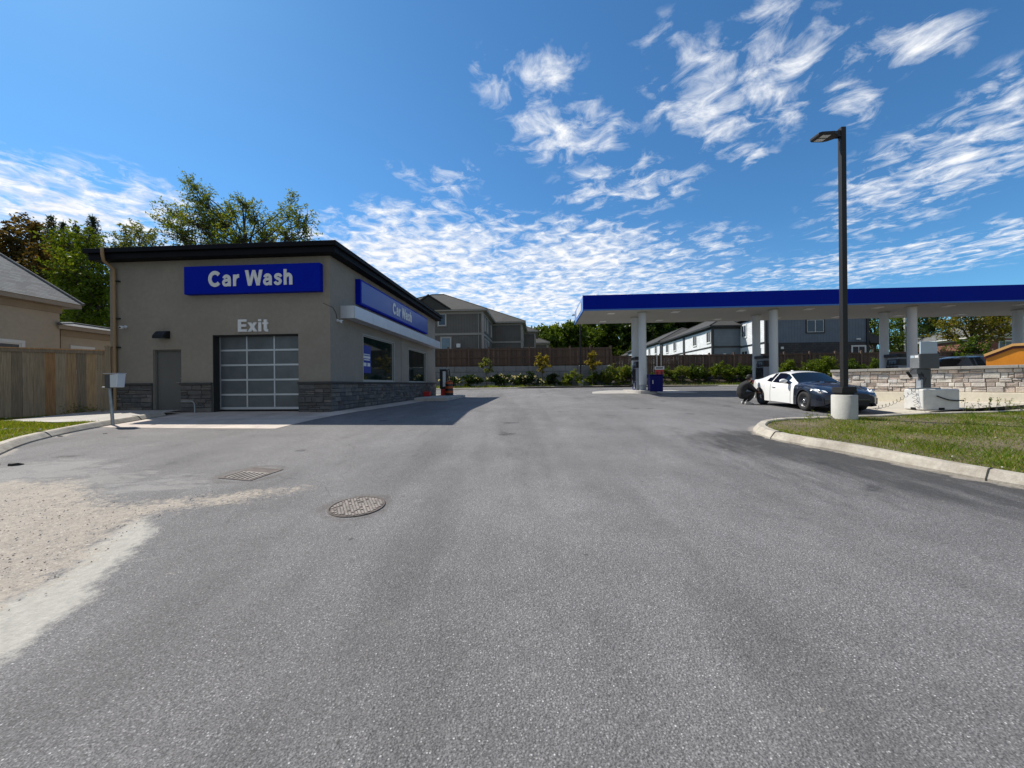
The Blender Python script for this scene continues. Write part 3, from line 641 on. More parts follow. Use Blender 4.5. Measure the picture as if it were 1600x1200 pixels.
# ------------------------------------------------------------------ car wash building
OC=(-6.09,12.9); L_=7.96; D_=13.25; ZB=.45; ZT=6.05
cw=thing('car_wash_building','single storey taupe stucco car wash building with black roof edge and dark stone base','building',(OC[0],OC[1],0),-A)
def fbox(mb,x0,x1,z0,z1,y0=0,y1=.3,m=0): mb.box(x0,x1,y0,y1,z0,z1,m)
mb=MB()
DX=(-6.37,-5.33); GXx=(-4.18,-1.12)
fbox(mb,-L_,DX[0],ZB,ZT); fbox(mb,DX[0],DX[1],2.80,ZT); fbox(mb,DX[1],GXx[0],ZB,ZT); fbox(mb,GXx[0],GXx[1],3.27,ZT); fbox(mb,GXx[1],0,ZB,ZT)
WN=[(2.40,5.68,1.68,3.52),(7.80,11.0,1.66,3.47)]
ys_=[.3,2.40,5.68,7.80,11.0,D_]
for i in (0,2,4): mb.box(-.3,0,ys_[i],ys_[i+1],ZB,ZT)
for (a,b_,z0,z1) in WN: mb.box(-.3,0,a,b_,ZB,z0); mb.box(-.3,0,a,b_,z1,ZT)
mb.box(-L_,-L_+.3,.3,D_,ZB,ZT); mb.box(-L_+.3,-.3,D_-.3,D_,ZB,ZT)
mb.build('wall','stucco_taupe',cw)
mb=MB(); mb.box(-L_+.302,-.302,.7,D_-.302,.66,.70); mb.box(-2.6,-2.4,.75,D_-.31,.7,4.2); mb.box(-L_+.302,-.302,.31,D_-.302,4.2,4.3)
for y in (4.,6.7,9.4): mb.box(-1.4,-1.2,y,y+.2,.7,4.2)
mb.build('interior','room_wall',cw)
# roof and black fascia
mb=MB(); o1,o2=.36,.45
def ring(o,z0,z1,i=0.02):
    mb.box(-L_-o,o,-o,-i,z0,z1); mb.box(-L_-o,o,D_+i,D_+o,z0,z1); mb.box(i,o,-i,D_+i,z0,z1); mb.box(-L_-o,-L_-i,-i,D_+i,z0,z1)
ring(o1,5.86,6.06); ring(o2,6.063,6.22)
mb.build('fascia','fascia_black',cw,bevel=.012)
mb=MB(); mb.box(-L_-.015,.015,-.015,D_+.015,6.052,6.20); mb.build('roof','fascia_black',cw)
# stone base with cap
mb=MB(); P1=lambda a,o,z:(a,-o,z); P2=lambda a,o,z:(o,a,z)
for i,(a,b_) in enumerate(((-L_-.04,DX[0]-.02),(DX[1]+.02,GXx[0]-.03),(GXx[1]+.03,.04))):
    mb=MB(); ashlar(mb,a,b_,.50,1.56,7,DARKPAL,20+i,P1,.22,.62,(.035,.075),split=.2); mb.build('stone_base','stone_dark',cw)
mb=MB()
ashlar(mb,-.04,D_,.50,1.56,7,DARKPAL,30,P2,.22,.62,(.035,.075),split=.2)
mb.build('stone_base','stone_dark',cw)
mb=MB()
for (a,b_) in ((-L_-.09,DX[0]),(DX[1],GXx[0]),(GXx[1],.0)): mb.box(a,b_,-.095,.0-.002,1.565,1.64)
mb.box(.002,.095,-.095,D_,1.565,1.64)
mb.build('stone_ledge','cap_dark',cw,bevel=.01)
mb=MB()
for (a,b_) in ((-L_-.02,DX[0]-.01),(DX[1]+.01,GXx[0]-.01),(GXx[1]+.01,.03)): mb.box(a,b_,-.03,-.003,.46,1.56)
mb.box(.003,.03,-.03,D_,.46,1.56); mb.build('mortar_bed','mortar_dark',cw)
# steel door
mb=MB(); mb.box(DX[0]+.05,DX[1]-.05,.13,.17,.66,2.75); d=mb.build('door','door_grey',cw,bevel=.004)
mb=MB(); mb.box(DX[0]+.002,DX[0]+.05,.08,.22,.64,2.798); mb.box(DX[1]-.05,DX[1]-.002,.08,.22,.64,2.798); mb.box(DX[0]+.052,DX[1]-.052,.08,.22,2.752,2.798); mb.build('door_frame','door_grey',d)
mb=MB(); mb.tube([(DX[1]-.13,.13,1.66),(DX[1]-.13,.07,1.66),(DX[1]-.24,.065,1.66)],.012,8); mb.cyl((DX[1]-.13,.13,1.66),.03,-.012,0,12,axis='y'); mb.build('handle','galvanised',d); mb=MB(); mb.cyl((DX[1]-.13,.13,1.80),.022,-.02,0,12,axis='y'); mb.build('lock','galvanised',d)
# glazed overhead door
GY=.27; W3=(GXx[1]-GXx[0]-.0)/3; zr=[.70+k*(3.27-.70)/5 for k in range(6)]
mb=MB()
for k in range(6): mb.box(GXx[0]+.01,GXx[1]-.01,GY-.02,GY+.03,zr[k]-(.03 if k else .0),zr[k]+(.03 if k<5 else 0)+(.05 if k==0 else 0))
for k in range(4):
    x=GXx[0]+.035+k*(GXx[1]-GXx[0]-.07)/3
    for j in range(5): mb.box(x-.024,x+.024,GY-.018,GY+.028,zr[j]+.031+(.05 if j==0 else 0),zr[j+1]-.031)
gd=mb.build('garage_door','aluminium',cw)
for j in range(5):
    mb=MB()
    for k in range(3):
        x0=GXx[0]+.035+k*(GXx[1]-GXx[0]-.07)/3+.026; x1=x0+(GXx[1]-GXx[0]-.07)/3-.052; mb.box(x0,x1,GY,GY+.012,zr[j]+.032+(.05 if j==0 else 0),zr[j+1]-.032)
    mb.build('pane','garage_panel',gd)
mb=MB(); mb.box(GXx[0]+.002,GXx[0]+.03,.005,GY+.03,.62,3.26); mb.box(GXx[0]+.03,GXx[1]-.002,.02,GY+.03,3.235,3.268); mb.build('door_jamb','reveal_dark',gd)
mb=MB(); mb.box(GXx[0],GXx[1],GY+.05,GY+.1,.6,3.26); mb.build('door_backing','reveal_dark',gd)
# shop windows
for (a,b_,z0,z1) in WN:
    mb=MB(); mb.box(-.10,-.03,a,a+.05,z0,z1); mb.box(-.10,-.03,b_-.05,b_,z0,z1); mb.box(-.10,-.03,a+.05,b_-.05,z0,z0+.05); mb.box(-.10,-.03,a+.05,b_-.05,z1-.05,z1)
    mb.box(-.02,.03,a-.04,a,z0-.04,z1+.04); mb.box(-.02,.03,b_,b_+.04,z0-.04,z1+.04); mb.box(-.02,.03,a,b_,z0-.04,z0); mb.box(-.02,.03,a,b_,z1,z1+.04)
    w=mb.build('window','window_frame',cw)
    mb=MB(); mb.box(-.075,-.06,a+.05,b_-.05,z0+.05,z1-.05); mb.build('pane','glass_dark',w)
mb=MB(); mb.box(.0,.0025,6.70,6.722,1.645,3.87); mb.build('control_joint','reveal_dark',cw)
# silver band over the windows
y0,y1=.69,12.6; n=8
mb=MB(); mb.box(.003,.50,y0+.02,y1-.02,3.92,4.30); aw=mb.build('awning','panel_silver',cw)
for k in range(n):
    mb=MB(); a=y0+(y1-y0)*k/n; b_=y0+(y1-y0)*(k+1)/n; mb.box(.503,.53,a+.006,b_-.006,3.88,4.32); mb.build('cladding_panel','panel_silver',aw,bevel=.006)
mb=MB(); mb.box(.003,.50,y0-.012,y0+.018,3.88,4.32); mb.build('end_panel','panel_silver',aw); mb=MB(); mb.box(.003,.50,y1-.018,y1+.01,3.88,4.32); mb.build('end_panel','panel_silver',aw)
mb=MB(); mb.box(.003,.50,y0+.02,y1-.02,4.303,4.325); mb.build('cover_flashing','panel_silver',aw)
# tan downpipe
mb=MB(); mb.tube([(-7.66,-.47,6.2),(-7.66,-.47,6.0),(-7.70,-.40,5.8),(-7.70,-.09,5.62),(-7.70,-.08,5.4),(-7.70,-.08,.72),(-7.70,-.2,.64)],.05,8)
dp=mb.build('downpipe','pipe_tan',cw)
for z in (5.2,3.9,2.9,1.9): mb=MB(); mb.box(-7.78,-7.55,-.09,-.002,z-.02,z+.02); mb.build('pipe_clip','reveal_dark',dp)
def onwall(x,y,z): return Vector((OC[0],OC[1],0))+EX*x+EN*y+Vector((0,0,z))
# signs
s=thing('shop_sign','wide deep blue sign box reading Car Wash above the garage door','sign',onwall(-2.62,-.003,5.11),-A)
mb=MB(); mb.box(-2.39,2.39,-.2,0,-.47,.47); mb.build('panel','sign_blue',s,bevel=.012)
o=text_mesh('lettering','Car Wash',.52,'letter_white',2.97,.02,.028,s); o.location=(-1.49,-.203,-.24)
s=thing('shop_sign','long blue sign board reading Car Wash on the side wall above the silver band','sign',onwall(.003,6.3,5.09),-A+PI/2)
mb=MB(); mb.box(-4.5,4.5,-.2,0,-.48,.48); mb.build('panel','sign_blue',s,bevel=.012)
mb=MB(); mb.box(-4.42,4.42,-.212,-.201,-.41,.41); mb.build('face_sheet','sign_sheet',s)
o=text_mesh('lettering','Car Wash',.52,'letter_white',2.7,.015,.028,s); o.location=(-1.25,-.214,-.25)
o=text_mesh('exit_letters','Exit',.42,'letter_white',1.12,.04,.03); o.location=onwall(-3.26,-.004,3.36); o.rotation_euler=(0,0,-A)
tag(o,'white letters spelling Exit on the wall over the garage door','sign')
s=thing('window_poster','tall blue poster with white print inside the first shop window','poster',onwall(-.05,2.85,2.0),-A+PI/2)
mb=MB(); mb.box(-.38,.38,-.008,0,0,1.12); mb.build('paper','poster_blue',s)
mb=MB()
for (x0,x1,z0,z1) in ((-.28,.28,.74,.78),(-.3,.3,.60,.70),(-.26,.26,.52,.57),(-.3,-.04,.28,.42),(.05,.3,.28,.42)): mb.box(x0,x1,-.012,-.0085,z0,z1)
mb.build('print','letter_white',s)
# wall fittings
s=thing('wall_lamp','small black wall lamp above the grey steel door','lamp',onwall(-5.93,-.003,3.30),-A)
mb=MB(); mb.prism([(0,-.13),(-.26,-.13),(-.24,-.02),(-.12,.12),(0,.14)],-.21,.21,'x'); mb.build('housing','black_metal',s,bevel=.015)
mb=MB(); mb.box(-.17,.17,-.23,-.03,-.137,-.131); mb.build('lens','glass_pale',s)
def camera_unit(label,p,rz):
    s=thing('security_camera',label,'camera',p,rz)
    mb=MB(); mb.cyl((0,0,0),.055,-.03,0,14,axis='y'); mb.tube([(0,-.03,0),(0,-.10,-.02)],.025,8); mb.build('bracket','plastic_white',s)
    mb=MB(); mb.lathe([(0,-.02),(.045,-.015),(.055,.0),(.055,.07),(.04,.08),(0,.08)],14,0,Matrix.Translation((.0,-.12,-.03))@Matrix.Rotation(math.radians(100),4,'X')@Matrix.Rotation(0,4,'Z')); mb.build('body','plastic_white',s)
    mb=MB(); mb.lathe([(0,.081),(.034,.082),(.03,.086),(0,.087)],12,0,Matrix.Translation((.0,-.12,-.03))@Matrix.Rotation(math.radians(100),4,'X')); mb.build('lens','hole_black',s)
    return s
camera_unit('small white security camera beside the tan downpipe',onwall(-7.36,-.003,3.61),-A)
s=camera_unit('small white security camera on the side wall under the end of the silver band',onwall(.003,.45,3.76),-A+PI/2)
mb=MB(); mb.tube([(0,-.012,.02),(-.1,-.012,.25),(-.3,-.012,.40),(-.9,-.012,.42)],.008,6); mb.build('cable','reveal_dark',s)
s=thing('bent_pipe','bent grey steel pipe standing by the stone between the two doors','pipe',onwall(-4.75,-.2,g(-10.8,12.9)),-A)
mb=MB(); mb.tube([(.2,-.12,-.02),(.2,-.12,.28),(.17,-.12,.36),(.10,-.12,.40),(-.28,-.12,.40)],.022,10); mb.build('tube','galvanised',s)
mb=MB(); mb.cyl((.2,-.12,0),.05,.0,.02,12); mb.build('flange','galvanised',s)

# box on a leaning post
s=thing('post_box','white and grey box on a short leaning grey post at the kerb end','box',(-10.62,10.33,g(-10.62,10.33)))
mb=MB(); mb.tube([(-.12,0,-.1),(-.16,0,.5),(-.22,.01,1.02),(-.235,.01,1.35)],[.038,.036,.033,.032],8); mb.build('post','galvanised',s)
mb=MB(); mb.box(-.26,-.10,-.08,.10,1.0,1.36); mb.build('back_box','box_grey',s,bevel=.01)
mb=MB(); mb.hexa([(-.098,-.10,1.02),(.08,-.10,1.02),(.08,.12,1.02),(-.098,.12,1.02),(-.098,-.10,1.36),(.12,-.10,1.385),(.12,.12,1.385),(-.098,.12,1.36)]); mb.build('housing','plastic_white',s,bevel=.012)
mb=MB(); mb.box(-.27,.13,-.11,.13,1.388,1.40); mb.build('lid','plastic_white',s)
mb=MB(); mb.tube([(-.42,.02,1.02),(-.1,.02,1.02)],.018,8); mb.build('arm','galvanised',s)

# wooden fence by the lawn
FENCE=[(-.03,.0)]
def boardfence(name,label,p0,p1,ztop,zbot,zft,pal,seed,post=2.4,rail_front=(),pw=.14,cap=True,bw=.14,group=None,back=False):
    p0=Vector((*p0,0)); p1=Vector((*p1,0)); d=(p1-p0); n=d.length; rz=math.atan2(d.y,d.x); r=random.Random(seed)
    s=thing(name,label,'fence',(p0.x,p0.y,0),rz,group); mb=MB(); x=0
    while x<n-.01:
        w=min(bw,n-x); c=Vector(r.choice(pal))*r.uniform(.75,1.2); q=r.uniform(-.006,.006)
        mb.box(x+.004,x+w-.004,q,q+.02,zbot,ztop-.09 if cap else ztop+r.uniform(-.01,.01),0,tuple(c)); x+=w
    mb.build('boards','wood',s)
    f=-1 if not back else 1
    if cap:
        mb=MB(); mb.box(0,n,-.045,.065,ztop-.038,ztop,0,tuple(Vector(pal[0])*1.1)); mb.box(0,n,-.034,-.009,ztop-.14,ztop-.04,0,tuple(Vector(pal[1])*.9)); mb.build('top_rail','wood',s)
    for z in rail_front:
        mb=MB(); mb.box(0,n,-.06,-.012,z-.045,z+.045,0,tuple(Vector(pal[0])*.95)); mb.build('rail','wood',s)
    k=max(1,round(n/post))
    for i in range(k+1):
        x=n*i/k; mb=MB(); zt=ztop+zft; mb.box(x-pw/2,x+pw/2,-.10 if f<0 else .03,.03 if f<0 else .15,zbot-.25,zt,0,tuple(Vector(pal[2])*r.uniform(.8,1.1)))
        mb.prism([(x-pw*.62,zt),(x+pw*.62,zt),(x+pw*.62,zt+.025),(x,zt+.06),(x-pw*.62,zt+.025)],-.125 if f<0 else .01,.04 if f<0 else .17,'y',0,tuple(Vector(pal[2])))
        mb.build('post','wood',s)
    return s
WOODPAL=[(.42,.225,.10),(.27,.20,.135),(.34,.255,.165),(.46,.23,.085),(.28,.21,.14),(.37,.24,.125)]
fp=lambda k:(-15.87+(k)*(1.92),11.9+k*1.42)
boardfence('wooden_fence','tall weathered wooden board fence with a capped post beside the lawn',(-15.87-1.25*2.4*.804,11.9-1.25*2.4*.595),(-13.99,13.32),2.80,.56,.1,WOODPAL,4,2.45,bw=.23)

# ------------------------------------------------------------------ houses
def house(name,label,loc,rz,w,d,zg,ze,roof,wallm,trimm,roofm,oh=.45,pitch=.5,band=None,lower=None,lowz=None,wins=(),group=None,corner=True,flip=False,gable=None,woff=0.):
    """front-left corner at the origin: x right, y back; hip roof unless gable='x' or 'y' gives the ridge direction"""
    s=thing(name,label,'house',(loc[0],loc[1],0),rz,group)
    zs=lowz if lower else zg
    mb=MB(); mb.box(0,w,0,d,zs,ze); mb.build('wall',wallm,s)
    if lower: mb=MB(); mb.box(-.04,w+.04,-.04,d+.04,zg,lowz-.002); mb.build('lower_wall',lower,s)
    mb=MB()
    if band: mb.box(-.06,w+.06,-.06,d+.06,band-.11,band+.11)
    if corner:
        for x,y in ((0,0),(w,0),(0,d),(w,d)): mb.box(x-.12,x+.12,y-.12,y+.12,zg,(band-.112) if band else ze-.25); 
        if band:
            for x,y in ((0,0),(w,0),(0,d),(w,d)): mb.box(x-.12,x+.12,y-.12,y+.12,band+.112,ze-.25)
    mb.box(-.05,w+.05,-.05,d+.05,ze-.248,ze-.002)
    mb.build('trim',trimm,s)
    mb=MB(); mb.box(-oh,w+oh,-oh,d+oh,ze,ze+.16); mb.build('eave',trimm,s)
    z0=ze+.163; X0,X1,Y0,Y1=-oh-.03,w+oh+.03,-oh-.03,d+oh+.03; m_=min(X1-X0,Y1-Y0)/2; h=m_*pitch
    base=[(X0,Y0,z0),(X1,Y0,z0),(X1,Y1,z0),(X0,Y1,z0)]
    if (X1-X0)>=(Y1-Y0): ra,rb=(X0+(0 if gable else m_),(Y0+Y1)/2,z0+h),(X1-(0 if gable else m_),(Y0+Y1)/2,z0+h); fs=[(0,1,5,4),(1,2,5),(2,3,4,5),(3,0,4)]
    else: ra,rb=((X0+X1)/2,Y0+(0 if gable else m_),z0+h),((X0+X1)/2,Y1-(0 if gable else m_),z0+h); fs=[(0,1,4),(1,2,5,4),(2,3,5),(3,0,4,5)]
    mb=MB(); mb.add(base+[ra,rb],fs+[(3,2,1,0)]); rf=mb.build('roof',roofm,s)
    mb=MB(); mb.tube([Vector(ra)+Vector((0,0,.02)),Vector(rb)+Vector((0,0,.02))],.07,6)
    for c in base:
        q=ra if (Vector(c)-Vector(ra)).length<(Vector(c)-Vector(rb)).length else rb; mb.tube([Vector(c)+Vector((0,0,.02)),Vector(q)+Vector((0,0,.02))],.06,6)
    mb.build('ridge_cap',roofm,rf)
    for wn in wins:
        face,a,z0_,ww,hh=wn[:5]; trim=wn[5] if len(wn)>5 else trimm; gl=wn[6] if len(wn)>6 else 'glass_house'; mull=wn[7] if len(wn)>7 else True
        if face=='f': T=Matrix.Translation((a,0,z0_))
        elif face=='l': T=Matrix.Translation((-woff,a,z0_))@Matrix.Rotation(-PI/2,4,'Z')
        else: T=Matrix.Translation((w,a,z0_))@Matrix.Rotation(PI/2,4,'Z')
        mb=MB(); t_=.11; h2=ww/2
        mb.box(-h2-t_,-h2,-.07,-.002,-t_,hh+t_,0,None,T); mb.box(h2,h2+t_,-.07,-.002,-t_,hh+t_,0,None,T); mb.box(-h2,h2,-.07,-.002,hh,hh+t_,0,None,T); mb.box(-h2,h2,-.09,-.002,-t_,0,0,None,T)
        wo=mb.build('window',trim,s)
        mb=MB(); sh=.05; mb.box(-h2,-h2+sh,-.05,-.002,0,hh,0,None,T); mb.box(h2-sh,h2,-.05,-.002,0,hh,0,None,T); mb.box(-h2+sh,h2-sh,-.05,-.002,0,sh,0,None,T); mb.box(-h2+sh,h2-sh,-.05,-.002,hh-sh,hh,0,None,T)
        if mull: mb.box(-.03,.03,-.052,-.002,sh,hh-sh,0,None,T)
        mb.build('sash','trim_white',wo)
        mb=MB(); mb.box(-h2+sh,h2-sh,-.03,-.003,sh,hh-sh,0,None,T); mb.build('pane',gl,wo)
    return s
GREIGE='trim_greige'
# grey townhouses behind the retaining wall (local origin = front left corner)
def townhouse(label,right,w,d,zg,ze,band,wins):
    c=Vector((right[0],right[1],0))-EX*w; return house('grey_townhouse',label,(c.x,c.y),-A,w,d,zg,ze,None,'siding_grey',GREIGE,'shingle_dark',.5,.50,band,wins=wins,group='grey townhouses behind the retaining wall')
hA=townhouse('largest and nearest grey two storey townhouse, rising beside the car wash roof',(-3.07,41),12.5,11,3.2,9.3,6.9,
 [('f',8.1,7.85,.8,1.25,GREIGE,'glass_house',False),('f',8.5,4.8,1.05,1.75,GREIGE,'glass_pale',False),('r',1.6,7.4,1.,1.4),('r',3.6,7.4,1.,1.4),('r',7.3,7.4,1.,1.4),('r',1.9,4.7,1.4,1.8),('r',4.2,4.7,1.4,1.8)])
# small front gable on its roof
mb=MB(); z0=9.47; gy=-.56; mb.prism([(4.6,z0),(9.0,z0),(6.8,z0+1.45)],gy,gy+3.6,'y'); gbl=mb.build('gable','shingle_dark',hA)
mb=MB()
for a,b_ in (((4.45,z0-.02),(6.8,z0+1.52)),((6.8,z0+1.52),(9.15,z0-.02))):
    mb.prism([a,b_,(b_[0],b_[1]+.14),(a[0],a[1]+.14)],gy-.1,gy+3.,'y')
mb.build('gable_roof','shingle_dark',gbl)
mb=MB(); mb.box(9.7,10.1,-.3,-.01,5.45,5.85); mb.build('vent_box','trim_white',hA)
mb=MB(); mb.tube([(12.05,-.09,9.2),(12.05,-.09,3.4)],.045,6); mb.build('downpipe',GREIGE,hA)
townhouse('middle grey townhouse, set back behind the one beside the car wash roof',(1.3,49.3),10,10,3.2,9.3,6.9,[('r',2.,7.4,1.,1.4),('r',5.,7.4,1.,1.4),('r',2.5,4.7,1.4,1.8)])
townhouse('third grey townhouse along, mostly hidden, with a short hipped roof',(3.5,57.5),9,8,3.2,9.2,6.9,[('r',2.,7.4,1.,1.4)])
townhouse('farthest and smallest looking grey townhouse of the row before the woods',(6.3,68),8,10,2.6,8.6,5.9,[('r',2.,6.8,1.,1.4)])
# white and blue row on the right
BW='trim_dark'
hB=house('blue_house','blue grey two storey house with dark stone below and a dark porch roof',(27.95,42.2),-A,10.5,9.,2.2,8.9,None,'siding_blue',BW,'shingle_dark',.45,.45,None,'stone_house_dark',5.75,
 [('f',5.15,6.85,1.75,1.35,BW),('f',9.6,3.75,1.3,1.5,'trim_white'),('l',1.9,6.9,1.,1.4,'trim_white'),('l',4.2,6.9,1.,1.4,'trim_white'),('l',1.5,3.6,1.3,1.6,'trim_white'),('l',4.1,3.6,1.3,1.6,'trim_white')],woff=.117)
hB['category']='house'
mb=MB(); T=Matrix.Identity(4); mb.box(-.115,-.062,.12,9.,5.9,8.64); mb.box(-.115,-.062,.12,9.,2.2,5.66); mb.build('side_cladding','siding_white',hB)
mb=MB(); mb.hexa([(10.65,-.3,5.55),(12.9,-.3,5.55),(12.9,2.4,5.55),(10.65,2.4,5.55),(10.65,.3,6.75),(11.3,.4,6.65),(11.3,2.,6.65),(10.65,2.2,6.75)]); pr=mb.build('porch_roof','shingle_dark',hB)
mb=MB(); mb.box(12.3,12.6,-.1,.2,2.2,5.54); mb.build('porch_post','trim_white',hB)
mb=MB(); mb.box(1.5,1.75,-.2,-.05,5.05,5.3); mb.box(9.3,9.7,-.2,-.05,5.95,6.1); mb.build('vent_box','trim_white',hB)
def rowhouse(label,loc,w,d,ze,band,seps,wins):
    s=house('white_row_house',label,loc,-A,w,d,2.2,ze,None,'siding_bluegrey',BW,'shingle_dark',.5,.48,band,wins=wins,group='white row houses behind the canopy',woff=.05)
    mb=MB(); cuts=[0.13]+[q for sp_ in seps for q in (sp_-.35,sp_+.35)]+[d-.13]
    for i in range(0,len(cuts),2): mb.box(-.048,-.004,cuts[i],cuts[i+1],2.2,band-.115); mb.box(-.048,-.004,cuts[i],cuts[i+1],band+.115,ze-.252)
    mb.build('side_cladding','siding_white',s)
    mb=MB()
    for sp_ in seps: mb.box(-.12,-.005,sp_-.345,sp_+.345,2.2,band-.115); mb.box(-.12,-.005,sp_-.345,sp_+.345,band+.115,ze-.252)
    if seps: mb.build('divider',BW,s)
    return s
wl=lambda ys,z,h,w=1.05:[('l',y,z,w,h,'trim_white') for y in ys]
rb=rowhouse('longest white sided row house with four upper windows seen under the canopy',(24.85,47.5),13,18.7,8.3,5.85,[9.1],wl([.95,5.2,12.9,16.4],6.5,1.35)+wl([1.4,3.4,5.6,12,14,17],3.3,1.7,1.3))
mb=MB(); mb.box(1.2,1.5,-.2,-.05,4.7,5.0); mb.build('vent_box','trim_white',rb)
rowhouse('white row house behind the long one, half hidden by the front canopy column',(26.2,67.6),12,24,8.6,6.0,[12],wl([2.5,6.5,15.5,19.],6.8,1.35)+wl([3,6,16,19],3.6,1.7,1.3))
rowhouse('low looking far row house with several small lit windows left of the front columns',(29.4,101),12,34,8.0,5.6,[11,22],wl([3,7,14,18,25,29],6.2,1.3)+wl([3,7,14,18,25,29],3.2,1.6))
rowhouse('farthest row house, only its grey roof showing above the fence end',(30.3,137),16,14,9.2,5.9,[],wl([3,8],6.5,1.3))
# cream house and its lower wing on the left
h=house('cream_house','cream stucco house with a grey shingled gable roof behind the wooden fence',(-26.,3.),0,8,12.3,.5,4.72,None,'stucco_cream','trim_tan','shingle',.42,.62,None,wins=[('r',10.3,1.55,1.5,1.6,'trim_white')],corner=False,gable='y')
h=house('garden_wing','low cream stucco wing with its own grey roof between the fence and the car wash',(-27.,15.55),0,8.75,6.5,.5,3.86,None,'stucco_cream','trim_tan','shingle',.35,.17,None,wins=[('r',.75,2.2,.7,.95,'trim_white')],corner=False)
# brick houses far right
h=house('brick_house','small red brick house with white gable edging glimpsed beside the air pump machine',(66.5,60.),-A,7,8,1.,7.0,None,'brick_house','trim_white','shingle',.4,.5,None,wins=[('f',5.7,5.0,1.4,1.5,'trim_white')],corner=False,gable='y')
mb=MB(); mb.prism([(-.2,7.17),(7.2,7.17),(3.5,8.95)],-.46,-.44,'y'); mb.build('gable_wall','brick_house',h)
h=house('brick_house','red brick house with a broad grey roof behind the orange container',(60.6,49.),-A,13,9,1.,7.0,None,'brick_house','trim_white','shingle',.5,.55,None,wins=[('f',2.2,5.0,1.5,1.4,'trim_white'),('f',5.,5.0,1.5,1.4,'trim_white')],corner=False)
# ------------------------------------------------------------------ fuel canopy
CO=Vector((3.97,21.2,0)); CA=math.radians(4.0)
cE=Vector((math.cos(CA),-math.sin(CA),0)); cN=Vector((math.sin(CA),math.cos(CA),0))
def oncan(x,y,z=None):
    p=CO+cE*x+cN*y; p.z=g(p.x,p.y) if z is None else z; return p
CL_,CD=29.,5.0; ZC0,ZC1=5.52,6.36
can=thing('fuel_canopy','long flat fuel station canopy with blue fascia and white columns','canopy',(CO.x,CO.y,0),-CA)
mb=MB(); mb.box(.0,CL_,0,.06,ZC0+.05,ZC1); mb.box(.0,CL_,CD-.06,CD,ZC0+.05,ZC1); mb.box(CL_-.06,CL_,.061,CD-.061,ZC0+.05,ZC1); mb.build('fascia','canopy_blue',can,bevel=.02)
mb=MB(); mb.box(0,.06,.061,CD-.061,ZC0+.05,ZC1); ef=mb.build('end_fascia','canopy_blue_sunlit',can)
mb=MB(); mb.box(-.02,-.003,1.0,3.6,5.72,6.2); mb.build('sign_panel','letter_white',ef)
mb=MB(); mb.box(-.03,CL_,-.03,.03,ZC0-.02,ZC0+.05); mb.box(-.03,.03,.031,CD,ZC0-.02,ZC0+.05); mb.box(-.03,.0-.002,-.03,.061,ZC0+.052,ZC1+.005); mb.build('edge_trim','blue_edge',can)
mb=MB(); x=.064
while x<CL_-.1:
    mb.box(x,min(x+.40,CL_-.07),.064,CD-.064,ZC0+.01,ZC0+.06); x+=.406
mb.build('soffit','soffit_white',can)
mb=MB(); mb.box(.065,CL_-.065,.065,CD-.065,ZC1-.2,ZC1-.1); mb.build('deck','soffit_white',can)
for k in range(8):
    for y in (1.0,3.9):
        mb=MB(); mb.box(1.7+k*3.6-.2,1.7+k*3.6+.2,y-.2,y+.2,ZC0-.03,ZC0+.008); mb.build('soffit_light','trim_white',can,bevel=.01)
COLX=[3.45,10.62,17.85,25.1]; CY=(1.0,2.7)
for x in COLX:
    for y in CY:
        p=oncan(x,y); zb=p.z+.12
        mb=MB(); mb.tube([(x,y,zb+.35),(x,y,ZC0+.008)],.212,20); c=mb.build('column','column_white',can)
        mb=MB(); mb.cyl((x,y,0),.19,zb-.02,zb+.35,20); mb.build('column_base','pump_grey',c)
        mb=MB(); mb.cyl((x,y,0),.27,ZC0-.045,ZC0+.006,20); mb.build('collar','soffit_white',c)
